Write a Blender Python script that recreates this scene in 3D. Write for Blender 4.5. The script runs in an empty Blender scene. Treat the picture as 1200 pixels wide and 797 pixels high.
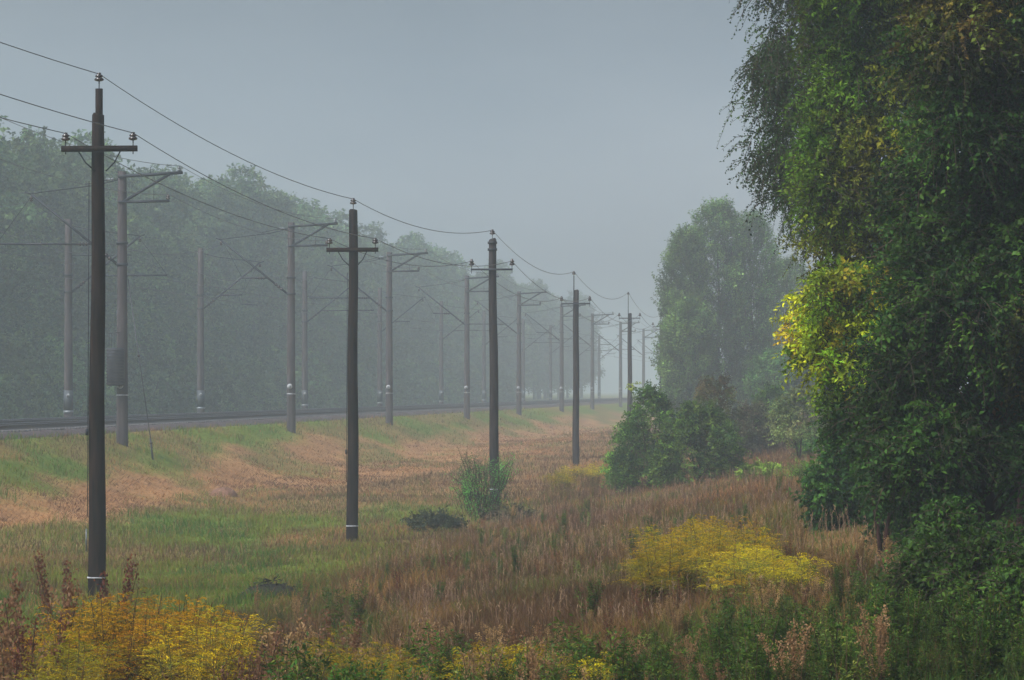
import bpy, math, random
import numpy as np
from mathutils import Vector

# ------------------------------------------------------------------ camera, world, sun, exposure
SC = bpy.context.scene
COL = SC.collection
E = 4.0                    # eye height over the zero level
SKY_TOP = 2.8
F = 4200.0                 # focal length in pixels of the 1200 px wide photograph
HY = 457.0                 # horizon row
cam_d = bpy.data.cameras.new('camera'); cam = bpy.data.objects.new('camera', cam_d); COL.objects.link(cam)
cam.location = (0, 0, E); cam.rotation_euler = (math.radians(90), 0, 0)
cam_d.sensor_width = 36.0; cam_d.lens = F / 1200 * 36.0
cam_d.shift_y = (HY - 398.5) / 1200.0
cam_d.clip_start = 0.5; cam_d.clip_end = 9000
SC.camera = cam

SUN_EL, SUN_AZ = math.radians(50), math.radians(-128)   # azimuth from +Y towards +X
world = bpy.data.worlds.new('World'); SC.world = world; world.use_nodes = True
wn = world.node_tree; wn.nodes.clear()
w_out = wn.nodes.new('ShaderNodeOutputWorld'); w_bg = wn.nodes.new('ShaderNodeBackground')
sky = wn.nodes.new('ShaderNodeTexSky'); sky.sky_type = 'NISHITA'; sky.sun_disc = False
sky.sun_elevation = SUN_EL; sky.sun_rotation = SUN_AZ; sky.dust_density = 4.0; sky.air_density = 1.0
sky.ozone_density = 1.5
bw = wn.nodes.new('ShaderNodeRGBToBW')
tintn = wn.nodes.new('ShaderNodeMix'); tintn.data_type = 'RGBA'; tintn.blend_type = 'MIX'
grey = wn.nodes.new('ShaderNodeMix'); grey.data_type = 'RGBA'; grey.blend_type = 'MULTIPLY'
grey.inputs[0].default_value = 1.0
tc = wn.nodes.new('ShaderNodeTexCoord'); mp = wn.nodes.new('ShaderNodeMapping')
mp.inputs['Scale'].default_value = (3.2, 3.2, 9.0)
nz = wn.nodes.new('ShaderNodeTexNoise'); nz.inputs['Scale'].default_value = 1.6; nz.inputs['Detail'].default_value = 4
rmp = wn.nodes.new('ShaderNodeValToRGB')
rmp.color_ramp.elements[0].position = 0.3; rmp.color_ramp.elements[0].color = (0.66, 0.83, 1.02, 1)
rmp.color_ramp.elements[1].position = 0.7; rmp.color_ramp.elements[1].color = (1.0, 1.15, 1.31, 1)
wn.links.new(tc.outputs['Generated'], mp.inputs['Vector']); wn.links.new(mp.outputs[0], nz.inputs['Vector'])
wn.links.new(nz.outputs['Fac'], rmp.inputs[0])
wn.links.new(sky.outputs[0], bw.inputs[0])
wn.links.new(bw.outputs[0], grey.inputs[6]); wn.links.new(rmp.outputs[0], grey.inputs[7])
tintn.inputs[0].default_value = 0.82
wn.links.new(sky.outputs[0], tintn.inputs[6]); wn.links.new(grey.outputs[2], tintn.inputs[7])
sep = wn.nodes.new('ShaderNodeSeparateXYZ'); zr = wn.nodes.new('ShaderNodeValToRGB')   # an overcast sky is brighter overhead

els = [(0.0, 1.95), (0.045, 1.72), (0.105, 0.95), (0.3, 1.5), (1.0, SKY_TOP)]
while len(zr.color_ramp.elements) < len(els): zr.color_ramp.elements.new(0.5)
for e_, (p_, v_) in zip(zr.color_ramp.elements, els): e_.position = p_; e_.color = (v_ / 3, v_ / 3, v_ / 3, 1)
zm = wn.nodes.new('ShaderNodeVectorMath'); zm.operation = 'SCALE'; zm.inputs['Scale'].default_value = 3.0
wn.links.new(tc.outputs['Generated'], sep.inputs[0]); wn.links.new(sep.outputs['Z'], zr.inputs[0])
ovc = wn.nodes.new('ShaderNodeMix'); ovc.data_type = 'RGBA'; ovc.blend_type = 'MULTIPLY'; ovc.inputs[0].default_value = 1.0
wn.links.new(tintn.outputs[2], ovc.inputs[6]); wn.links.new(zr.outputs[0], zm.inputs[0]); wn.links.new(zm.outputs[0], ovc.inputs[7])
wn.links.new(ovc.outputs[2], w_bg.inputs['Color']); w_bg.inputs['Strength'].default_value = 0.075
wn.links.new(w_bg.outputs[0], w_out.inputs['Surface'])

sun_d = bpy.data.lights.new('sun', 'SUN'); sun = bpy.data.objects.new('sun', sun_d); COL.objects.link(sun)
sun_d.energy = 2.1; sun_d.angle = math.radians(16); sun_d.color = (1.0, 0.95, 0.87)
sd = Vector((math.sin(SUN_AZ) * math.cos(SUN_EL), math.cos(SUN_AZ) * math.cos(SUN_EL), math.sin(SUN_EL)))
sun.rotation_euler = sd.to_track_quat('Z', 'Y').to_euler(); sun.location = (0, 0, 60)

SC.view_settings.view_transform = 'Standard'; SC.view_settings.look = 'None'
SC.view_settings.gamma = 1.0; SC.view_settings.exposure = 0.74
try:
    SC.view_settings.use_curve_mapping = False
except Exception:
    pass
cy = SC.cycles
cy.max_bounces = 5; cy.diffuse_bounces = 3; cy.glossy_bounces = 2; cy.transmission_bounces = 3
cy.transparent_max_bounces = 6; cy.volume_bounces = 3
cy.use_denoising = True
HAZE_DENSITY = 0.00130

# ------------------------------------------------------------------ helpers
rng = np.random.default_rng(7)
LINE_X0, LINE_K = -27.35, 0.0929        # line of the near catenary masts: x = X0 + K*y
LANG = math.atan(LINE_K)
def xl(y): return LINE_X0 + LINE_K * y
def at(px, py, D): return np.array([(px - 600) / F * D, D, E + (HY - py) / F * D])

def hash2(ix, iy, s):
    h = (ix.astype(np.int64) * 374761393 + iy.astype(np.int64) * 668265263 + s * 982451653) & 0x7fffffff
    h = ((h ^ (h >> 13)) * 1274126177) & 0x7fffffff
    return ((h ^ (h >> 16)) & 0xffff) / 65535.0
def vnoise(x, y, s=0):
    x = np.asarray(x, float); y = np.asarray(y, float)
    ix = np.floor(x); iy = np.floor(y); fx = x - ix; fy = y - iy
    fx = fx * fx * (3 - 2 * fx); fy = fy * fy * (3 - 2 * fy)
    a = hash2(ix, iy, s); b = hash2(ix + 1, iy, s); c = hash2(ix, iy + 1, s); d = hash2(ix + 1, iy + 1, s)
    return (a * (1 - fx) + b * fx) * (1 - fy) + (c * (1 - fx) + d * fx) * fy
def fbm(x, y, s=0, o=4):
    r = 0; amp = 0.5; tot = 0
    for k in range(o):
        r = r + amp * vnoise(x * 2 ** k, y * 2 ** k, s + k * 17); tot += amp; amp *= 0.5
    return r / tot
def sst(x, a, b):
    u = np.clip((np.asarray(x, float) - a) / (b - a), 0, 1); return u * u * (3 - 2 * u)

T_T = np.array([-3000, -60, -30, -15, -12.5, -11, -9.8, -2.2, -1.3, -0.6, 0.0, 1.0, 2.0, 3.2, 4.5, 8, 13, 17, 21, 25, 28, 40, 3000.])
T_Z = np.array([-1.8, -1.8, -1.8, -2.2, -2.3, -2.1, -2.0, -1.9, -1.60, -1.80, -2.1, -2.4, -2.95, -3.4, -3.7, -4.0, -4.08, -3.9, -3.45, -2.75, -2.25, -1.8, -1.6])
def ground_z(x, y):
    x = np.asarray(x, float); y = np.asarray(y, float)
    t = x - xl(y)
    z = np.interp(t, T_T, T_Z) * 0.6 + 0.2 * np.interp(t - 0.6, T_T, T_Z) + 0.2 * np.interp(t + 0.6, T_T, T_Z)
    w = sst(t, 2, 12)
    z = z + w * (0.95 * sst(y, 95, 230) )
    z = z + w * (0.30 * (fbm(x / 9, y / 14, 3) - 0.5) + 0.10 * (fbm(x / 1.6, y / 2.2, 9) - 0.5))
    return E + z

def zones(x, y):
    """weights green, hay, dry, lush of the ground cover"""
    x = np.asarray(x, float); y = np.asarray(y, float)
    t = x - xl(y)
    n1 = fbm(x / 5, y / 9, 21) - 0.5; n2 = fbm(x / 2.0, y / 6.0, 31) - 0.5
    tt = t + 3.0 * n1
    hay_r = 4.3 + 5.5 * sst(y, 105, 190)
    hay = sst(tt + 2.0 * n2, 1.0, 2.2) * (1 - sst(tt + 5 * n2, hay_r, hay_r + 2.5))
    hp = sst(fbm(x / 1.8, y / 7.0, 151, 4), .36, .50); hay0 = hay; hay = hay * (.25 + .75 * hp); lost = hay0 - hay
    top = (1 - sst(tt + 2 * n2, 1.0, 2.2))
    green_far = 1 - sst(y + 40 * n1, 112, 140)
    right = sst(t + 4 * n1 + 3 * n2, 15.2, 18.5)
    mid = (1 - hay0) * (1 - top) * (1 - right)
    patch = sst(fbm(x / 4.0, y / 12, 77) + 0.35 * n2, 0.36, 0.62)
    pt_ = sst(fbm(x / 3.0, y / 9.0, 123, 4), .38, .58)
    green = top * (0.35 + 0.6 * pt_) + mid * green_far * (1 - 0.75 * patch)
    dry = mid * (green_far * 0.70 * patch + (1 - green_far)) + right * (1 - 0.25 * sst(n2, 0.0, 0.15)) + top * (0.65 - 0.6 * pt_)
    green = green + right * 0.25 * sst(n2, 0.0, 0.15)
    green = green + lost * .55; dry = dry + lost * .45
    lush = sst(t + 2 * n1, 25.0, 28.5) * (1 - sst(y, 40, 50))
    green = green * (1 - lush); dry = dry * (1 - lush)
    return green, hay, dry, lush

class MB:
    def __init__(s): s.V = []; s.T = []; s.Q = []; s.C = []; s.n = 0
    def add(s, V, Fc, col=(0.5, 0.5, 0.5)):
        V = np.asarray(V, np.float32).reshape(-1, 3); Fc = np.asarray(Fc, np.int64)
        if len(V) == 0: return s
        c = np.asarray(col, np.float32)
        if c.ndim == 1: c = np.tile(c[:3], (len(V), 1))
        s.V.append(V); s.C.append(c[:, :3])
        (s.T if Fc.shape[1] == 3 else s.Q).append(Fc + s.n); s.n += len(V); return s
    def addx(s, V, faces, col=(0.5, 0.5, 0.5)):   # several face arrays on one vertex array
        V = np.asarray(V, np.float32).reshape(-1, 3); c = np.asarray(col, np.float32)
        if c.ndim == 1: c = np.tile(c[:3], (len(V), 1))
        s.V.append(V); s.C.append(c[:, :3])
        for Fc in faces:
            Fc = np.asarray(Fc, np.int64)
            (s.T if Fc.shape[1] == 3 else s.Q).append(Fc + s.n)
        s.n += len(V); return s
    def mesh(s, name):
        V = np.concatenate(s.V); C = np.concatenate(s.C)
        T = np.concatenate(s.T) if s.T else np.zeros((0, 3), np.int64)
        Q = np.concatenate(s.Q) if s.Q else np.zeros((0, 4), np.int64)
        me = bpy.data.meshes.new(name)
        me.vertices.add(len(V)); me.vertices.foreach_set('co', V.ravel())
        nl = T.size + Q.size; npoly = len(T) + len(Q)
        me.loops.add(nl); me.loops.foreach_set('vertex_index', np.concatenate([T.ravel(), Q.ravel()]).astype(np.int32))
        me.polygons.add(npoly)
        ls = np.concatenate([np.arange(len(T)) * 3, T.size + np.arange(len(Q)) * 4]).astype(np.int32)
        me.polygons.foreach_set('loop_start', ls)
        try:
            me.polygons.foreach_set('loop_total', np.concatenate([np.full(len(T), 3), np.full(len(Q), 4)]).astype(np.int32))
        except Exception:
            pass
        a = me.attributes.new('tint', 'FLOAT_COLOR', 'POINT')
        a.data.foreach_set('color', np.concatenate([C, np.ones((len(C), 1), np.float32)], 1).ravel())
        me.update(calc_edges=True); me.validate(clean_customdata=False)
        return me
    def build(s, name, mat, parent=None, smooth=False, loc=None):
        me = s.mesh(name)
        if smooth: me.polygons.foreach_set('use_smooth', np.ones(len(me.polygons), bool))
        me.materials.append(mat)
        o = bpy.data.objects.new(name, me); COL.objects.link(o)
        if parent: o.parent = parent
        if loc is not None: o.location = loc
        return o

def tag(o, label=None, cat=None, group=None, kind=None):
    if label: o['label'] = label
    if cat: o['category'] = cat
    if group: o['group'] = group
    if kind: o['kind'] = kind
    return o
def empty(name, loc, rz=0.0):
    o = bpy.data.objects.new(name, None); COL.objects.link(o); o.location = [float(v) for v in loc]
    o.rotation_euler = (0, 0, rz); o.empty_display_size = 0.3; return o
KIDS = {}
def kids_of(o): return [c for c in bpy.data.objects if c.parent == o]
def copy_tree(o, parent=None):
    if o.name not in KIDS: KIDS[o.name] = kids_of(o)
    c = o.copy(); COL.objects.link(c); c.parent = parent
    for ch in KIDS[o.name]: copy_tree(ch, c)
    return c

def tubes(P, R, sides=3, cap=False):
    """P (M,n,3) paths, R (M,n) radii -> V, quads"""
    P = np.asarray(P, float); R = np.asarray(R, float)
    if P.ndim == 2: P = P[None]; R = R[None]
    M, n, _ = P.shape
    d = np.gradient(P, axis=1); d /= np.linalg.norm(d, axis=2, keepdims=True) + 1e-9
    ref = np.where(np.abs(d[..., 2:3]) > 0.9, np.array([1., 0, 0]), np.array([0, 0, 1.]))
    u = np.cross(d, ref); u /= np.linalg.norm(u, axis=2, keepdims=True) + 1e-9
    v = np.cross(d, u)
    a = np.arange(sides) / sides * 2 * np.pi
    V = P[:, :, None, :] + R[:, :, None, None] * (np.cos(a)[None, None, :, None] * u[:, :, None, :] + np.sin(a)[None, None, :, None] * v[:, :, None, :])
    base = (np.arange(M) * n * sides)[:, None, None]; i = (np.arange(n - 1) * sides)[None, :, None]
    j = np.arange(sides)[None, None, :]; j2 = (j + 1) % sides
    Q = np.stack(np.broadcast_arrays(base + i + j, base + i + j2, base + i + sides + j2, base + i + sides + j), -1).reshape(-1, 4)
    return V.reshape(-1, 3), Q
def add_tube(mb, path, rad, sides=8, col=(0.5,) * 3, caps=True):
    path = np.asarray(path, float); rad = np.broadcast_to(np.asarray(rad, float), (len(path),))
    V, Q = tubes(path, rad, sides); n0 = len(V)
    if caps:
        V = np.concatenate([V, path[:1], path[-1:]])
        s = sides; L = (len(path) - 1) * s
        T = [[n0, (k + 1) % s, k] for k in range(s)] + [[n0 + 1, L + k, L + (k + 1) % s] for k in range(s)]
        mb.addx(V, [Q, np.array(T)], col)
    else: mb.add(V, Q, col)
def add_box(mb, c, d, rz=0.0, col=(0.5,) * 3, bev=0.0):
    x, y, z = np.array(d) / 2.0; b = min(bev, x * .9, y * .9)
    if b > 0: ring = [(-x, -y + b), (-x + b, -y), (x - b, -y), (x, -y + b), (x, y - b), (x - b, y), (-x + b, y), (-x, y - b)]
    else: ring = [(-x, -y), (x, -y), (x, y), (-x, y)]
    n = len(ring); ca, sa = math.cos(rz), math.sin(rz)
    V = [(c[0] + ca * px - sa * py, c[1] + sa * px + ca * py, c[2] + s * z) for s in (-1, 1) for px, py in ring]
    V += [(c[0], c[1], c[2] - z), (c[0], c[1], c[2] + z)]
    Q = [[k, (k + 1) % n, n + (k + 1) % n, n + k] for k in range(n)]
    T = [[2 * n, (k + 1) % n, k] for k in range(n)] + [[2 * n + 1, n + k, n + (k + 1) % n] for k in range(n)]
    mb.addx(V, [np.array(Q), np.array(T)], col)
def add_lathe(mb, c, prof, sides=12, col=(0.5,) * 3):
    prof = np.asarray(prof, float)
    P = np.stack([np.full(len(prof), c[0]), np.full(len(prof), c[1]), c[2] + prof[:, 1]], 1)
    a = np.arange(sides) / sides * 2 * np.pi
    V = P[:, None, :] + prof[:, 0][:, None, None] * np.stack([np.cos(a), np.sin(a), 0 * a], 1)[None]
    Q = []
    for i in range(len(prof) - 1):
        for k in range(sides): Q.append([i * sides + k, i * sides + (k + 1) % sides, (i + 1) * sides + (k + 1) % sides, (i + 1) * sides + k])
    mb.add(V.reshape(-1, 3), np.array(Q), col)

# ------------------------------------------------------------------ materials
def new_mat(name):
    m = bpy.data.materials.new(name); m.use_nodes = True; nt = m.node_tree
    b = nt.nodes['Principled BSDF']; return m, nt, b
def noise_mat(name, c1, c2, scale=6, rough=0.85, detail=6, stretch=(1, 1, 1), bump=0.0, spots=None):
    m, nt, b = new_mat(name); N = nt.nodes; L = nt.links
    tc = N.new('ShaderNodeTexCoord'); mp = N.new('ShaderNodeMapping'); mp.inputs['Scale'].default_value = stretch
    nz = N.new('ShaderNodeTexNoise'); nz.inputs['Scale'].default_value = scale; nz.inputs['Detail'].default_value = detail
    cr = N.new('ShaderNodeValToRGB'); cr.color_ramp.elements[0].position = 0.35; cr.color_ramp.elements[1].position = 0.68
    cr.color_ramp.elements[0].color = (*c1, 1); cr.color_ramp.elements[1].color = (*c2, 1)
    L.new(tc.outputs['Object'], mp.inputs[0]); L.new(mp.outputs[0], nz.inputs['Vector']); L.new(nz.outputs['Fac'], cr.inputs[0])
    L.new(cr.outputs[0], b.inputs['Base Color']); b.inputs['Roughness'].default_value = rough
    if bump:
        bp = N.new('ShaderNodeBump'); bp.inputs['Strength'].default_value = bump; bp.inputs['Distance'].default_value = 0.02
        L.new(nz.outputs['Fac'], bp.inputs['Height']); L.new(bp.outputs[0], b.inputs['Normal'])
    return m
def leaf_mat(name, trans=0.35, rough=0.55, spec=0.25, var=0.25, scale=9.0):
    m, nt, b = new_mat(name); N = nt.nodes; L = nt.links
    at_ = N.new('ShaderNodeAttribute'); at_.attribute_name = 'tint'
    tc = N.new('ShaderNodeTexCoord'); nz = N.new('ShaderNodeTexNoise'); nz.inputs['Scale'].default_value = scale
    nz.inputs['Detail'].default_value = 2
    mr = N.new('ShaderNodeMapRange'); mr.inputs[1].default_value = 0.3; mr.inputs[2].default_value = 0.7
    mr.inputs[3].default_value = 1 - var; mr.inputs[4].default_value = 1 + var
    oi = N.new('ShaderNodeObjectInfo'); hs = N.new('ShaderNodeHueSaturation')
    mv = N.new('ShaderNodeMapRange'); mv.inputs[3].default_value = 0.68; mv.inputs[4].default_value = 1.3; mm = N.new('ShaderNodeMath'); mm.operation = 'MULTIPLY'
    m1 = N.new('ShaderNodeMapRange'); m1.inputs[3].default_value = 0.485; m1.inputs[4].default_value = 0.515
    L.new(oi.outputs['Random'], m1.inputs[0]); L.new(m1.outputs[0], hs.inputs['Hue'])
    L.new(tc.outputs['Object'], nz.inputs['Vector']); L.new(nz.outputs['Fac'], mr.inputs[0]); L.new(oi.outputs['Random'], mv.inputs[0]); L.new(mr.outputs[0], mm.inputs[0]); L.new(mv.outputs[0], mm.inputs[1]); L.new(mm.outputs[0], hs.inputs['Value'])
    L.new(at_.outputs['Color'], hs.inputs['Color'])
    L.new(hs.outputs[0], b.inputs['Base Color']); b.inputs['Roughness'].default_value = rough
    b.inputs['Specular IOR Level'].default_value = spec
    tr = N.new('ShaderNodeBsdfTranslucent'); L.new(hs.outputs[0], tr.inputs['Color'])
    mx = N.new('ShaderNodeMixShader'); mx.inputs[0].default_value = trans
    L.new(b.outputs[0], mx.inputs[1]); L.new(tr.outputs[0], mx.inputs[2])
    L.new(mx.outputs[0], N['Material Output'].inputs['Surface'])
    return m

M_LEAF = leaf_mat('leaf_material', 0.38, 0.6, 0.12)
M_GRASS = leaf_mat('grass_material', 0.3, 0.75, 0.1, 0.18, 0.8)
M_FLOWER = leaf_mat('flower_material', 0.35, 0.8, 0.05, 0.15, 6)
M_BARK = noise_mat('dark_bark', (0.014, 0.007, 0.006), (0.055, 0.026, 0.022), 5, 0.95, 8, (3, 3, 0.6), 0.6)
M_TWIG = noise_mat('twig_bark', (0.03, 0.022, 0.016), (0.08, 0.055, 0.04), 5, 0.9)
M_POLE = noise_mat('tarred_wood', (0.004, 0.0035, 0.0035), (0.022, 0.012, 0.009), 3, 0.8, 8, (6, 6, 0.5), 0.35)
M_POLE2 = noise_mat('weathered_pole_wood', (0.012, 0.009, 0.009), (0.038, 0.028, 0.026), 3, 0.85, 8, (6, 6, 0.5), 0.35)
M_CONC = noise_mat('mast_concrete', (0.026, 0.021, 0.022), (0.070, 0.056, 0.056), 2.0, 0.9, 9, (2.5, 2.5, 0.35), 0.2)
M_STEEL = noise_mat('painted_steel', (0.01, 0.012, 0.016), (0.03, 0.033, 0.04), 4, 0.6)
M_RUST = noise_mat('rail_steel', (0.03, 0.02, 0.018), (0.075, 0.048, 0.04), 3, 0.6, 5, (1, 0.05, 1))
M_SHINE = noise_mat('rail_head_steel', (0.30, 0.31, 0.33), (0.45, 0.46, 0.48), 2, 0.3, 3, (1, 0.02, 1))
M_SHINE.node_tree.nodes['Principled BSDF'].inputs['Metallic'].default_value = 0.8
M_PORC = noise_mat('dark_porcelain', (0.02, 0.012, 0.01), (0.04, 0.022, 0.018), 8, 0.25)
M_GLASSY = noise_mat('grey_porcelain', (0.10, 0.11, 0.12), (0.16, 0.17, 0.18), 8, 0.3)
M_WHITE = noise_mat('white_paint', (0.2, 0.2, 0.21), (0.38, 0.38, 0.38), 9, 0.7)
M_BLACKP = noise_mat('black_paint', (0.015, 0.02, 0.025), (0.03, 0.035, 0.04), 5, 0.7)
M_WIRE = noise_mat('wire_metal', (0.02, 0.02, 0.022), (0.035, 0.035, 0.04), 3, 0.5)
M_BALLAST = noise_mat('ballast_stone', (0.045, 0.034, 0.034), (0.12, 0.09, 0.088), 9, 0.95, 10, (1, 1, 1), 0.9)
M_SLEEPER = noise_mat('concrete_sleeper', (0.10, 0.09, 0.09), (0.18, 0.165, 0.16), 5, 0.9)

def ground_material():
    m, nt, b = new_mat('meadow_soil'); N = nt.nodes; L = nt.links
    at_ = N.new('ShaderNodeAttribute'); at_.attribute_name = 'tint'
    tc = N.new('ShaderNodeTexCoord')
    mp = N.new('ShaderNodeMapping'); mp.inputs['Scale'].default_value = (1, 0.45, 1)
    nz = N.new('ShaderNodeTexNoise'); nz.inputs['Scale'].default_value = 5; nz.inputs['Detail'].default_value = 9
    nz.inputs['Roughness'].default_value = 0.7
    mr = N.new('ShaderNodeMapRange'); mr.inputs[1].default_value = 0.3; mr.inputs[2].default_value = 0.7
    mr.inputs[3].default_value = 0.55; mr.inputs[4].default_value = 1.5
    mx = N.new('ShaderNodeMix'); mx.data_type = 'RGBA'; mx.blend_type = 'MULTIPLY'; mx.inputs[0].default_value = 1
    L.new(tc.outputs['Object'], mp.inputs[0]); L.new(mp.outputs[0], nz.inputs['Vector']); L.new(nz.outputs['Fac'], mr.inputs[0])
    L.new(at_.outputs['Color'], mx.inputs[6]); L.new(mr.outputs[0], mx.inputs[7])
    L.new(mx.outputs[2], b.inputs['Base Color']); b.inputs['Roughness'].default_value = 0.95
    b.inputs['Specular IOR Level'].default_value = 0.1
    bp = N.new('ShaderNodeBump'); bp.inputs['Strength'].default_value = 0.8; bp.inputs['Distance'].default_value = 0.05
    L.new(nz.outputs['Fac'], bp.inputs['Height']); L.new(bp.outputs[0], b.inputs['Normal'])
    return m
M_GROUND = ground_material()
for m_, v_ in ((M_POLE, .08), (M_POLE2, .12), (M_BARK, .1), (M_TWIG, .1), (M_CONC, .2), (M_STEEL, .2), (M_BALLAST, .1), (M_SLEEPER, .1)):
    m_.node_tree.nodes['Principled BSDF'].inputs['Specular IOR Level'].default_value = v_

C_GREEN = np.array([0.060, 0.125, 0.010]); C_GREEN2 = np.array([0.15, 0.175, 0.014])
C_HAY = np.array([0.40, 0.21, 0.080]); C_HAY2 = np.array([0.20, 0.09, 0.04])
C_DRY = np.array([0.31, 0.170, 0.060]); C_DRY2 = np.array([0.13, 0.068, 0.025])
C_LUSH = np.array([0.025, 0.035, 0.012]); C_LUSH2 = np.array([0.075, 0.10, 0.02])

# ------------------------------------------------------------------ ground sheet
def make_ground():
    ts = np.concatenate([[-2500, -1500, -800, -400, -200, -120, -80, -60, -45], np.arange(-36, -16, 2.0), np.arange(-16, 34, 0.4),
                         np.arange(34, 50, 2.0), [55, 65, 80, 110, 160, 250, 400, 800, 1500, 2500]])
    ys = np.concatenate([[-2500, -1500, -800, -400, -200, -100, -60, -40, -20, -10], np.arange(-5, 15, 2.0), np.arange(15, 60, 0.5), np.arange(60, 150, 0.9), np.arange(150, 300, 2.5),
                         np.arange(300, 600, 8), np.arange(600, 1000, 25), [1000, 1100, 1250, 1500, 1800, 2150, 2500]])
    T, Y = np.meshgrid(ts, ys, indexing='ij')
    X = T + LINE_X0 + LINE_K * np.clip(Y, -300, 2500); X = np.clip(X, -2500, 2500)
    Z = ground_z(X, Y)
    far = np.abs(X) + np.abs(Y) > 2400
    g, h, d, l = zones(X, Y)
    n = fbm(X * 0.9, Y * 0.5, 55)[..., None]
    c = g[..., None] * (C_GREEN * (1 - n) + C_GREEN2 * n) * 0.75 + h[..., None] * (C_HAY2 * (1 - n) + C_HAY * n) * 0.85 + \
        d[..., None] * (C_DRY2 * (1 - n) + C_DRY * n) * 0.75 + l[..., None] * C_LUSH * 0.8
    V = np.stack([X, Y, Z], -1).reshape(-1, 3)
    a, b_ = len(ts), len(ys)
    I = (np.arange(a - 1)[:, None] * b_ + np.arange(b_ - 1)[None, :]).reshape(-1)
    Q = np.stack([I, I + b_, I + b_ + 1, I + 1], 1)
    mb = MB().add(V, Q, c.reshape(-1, 3))
    o = mb.build('ground', M_GROUND, smooth=True); tag(o, kind='structure')
make_ground()

# ------------------------------------------------------------------ sky shell is the world; haze box
def make_haze():
    mb = MB(); lo = np.array([-2620, -2620, E - 6.0]); hi = np.array([2620, 2620, E + 28.5])
    add_box(mb, (lo + hi) / 2, hi - lo)
    m = bpy.data.materials.new('damp_air'); m.use_nodes = True; nt = m.node_tree; nt.nodes.clear()
    out = nt.nodes.new('ShaderNodeOutputMaterial'); v = nt.nodes.new('ShaderNodeVolumePrincipled')
    v.inputs['Color'].default_value = (0.88, 0.965, 1.0, 1); v.inputs['Density'].default_value = HAZE_DENSITY
    v.inputs['Anisotropy'].default_value = 0.5
    nt.links.new(v.outputs[0], out.inputs['Volume'])
    o = mb.build('haze', m); tag(o, kind='stuff')
make_haze()

# ------------------------------------------------------------------ railway
def make_railway():
    ys = np.concatenate([np.arange(-60, 420, 1.2), np.arange(420, 1400, 10.0)])
    prof = [(-10.05, -2.02), (-9.35, -1.52), (-8.9, -1.46), (-7.2, -1.44), (-5.6, -1.47), (-5.2, -1.50), (-4.7, -1.47), (-3.1, -1.44), (-1.8, -1.47), (-1.55, -1.52), (-1.1, -1.95)]
    P = []
    for (t, z) in prof:
        j = 0.05 if -9 < t < -1.3 else 0.12
        P.append(np.stack([xl(ys) + t + (rng.random(len(ys)) - .5) * j, ys, E + z + (rng.random(len(ys)) - .5) * 0.05], 1))
    V = np.array(P); a, b = V.shape[:2]
    I = (np.arange(a - 1)[:, None] * b + np.arange(b - 1)[None]).reshape(-1)
    MB().add(V.reshape(-1, 3), np.stack([I, I + b, I + b + 1, I + 1], 1)).build('ballast_bed', M_BALLAST)
    tag(bpy.data.objects['ballast_bed'], kind='structure')
    for tr, lab in ((-3.1, 'nearer straight railway track running on the low ballast bank'), (-7.2, 'farther railway track beside the hazy wood, behind the first track')):
        root = empty('railway_track', (xl(0) + tr, 0, E - 1.44)); root.rotation_euler = (0, 0, -LANG)
        tag(root, lab, 'railway track', 'railway tracks')
        L0, L1 = -60.0, 1400.0
        for s in (-1, 1):
            r = [(-.07, 0.02), (.07, 0.02), (.07, .035), (.012, .06), (.012, .15), (.036, .16), (.036, .195), (-.036, .195), (-.036, .16), (-.012, .15), (-.012, .06), (-.07, .035)]
            V = [(s * .78 + x, yy, z) for yy in (L0, L1) for x, z in r]; n = len(r)
            Q = [[k, (k + 1) % n, n + (k + 1) % n, n + k] for k in range(n)]
            o = MB().add(V, np.array(Q)).build('rail', M_RUST, root)
            hd = MB(); add_box(hd, (s * .78, (L0 + L1) / 2, .198), (.06, L1 - L0, .006)); hd.build('rail_head', M_SHINE, o)
        sl = MB()
        for yy in np.arange(60, 520, 0.56):
            add_box(sl, (0, yy, -0.02), (2.6, .25, .10), 0, bev=.02)
        tag(sl.build('sleepers', M_SLEEPER, root), kind='stuff')
make_railway()

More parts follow.
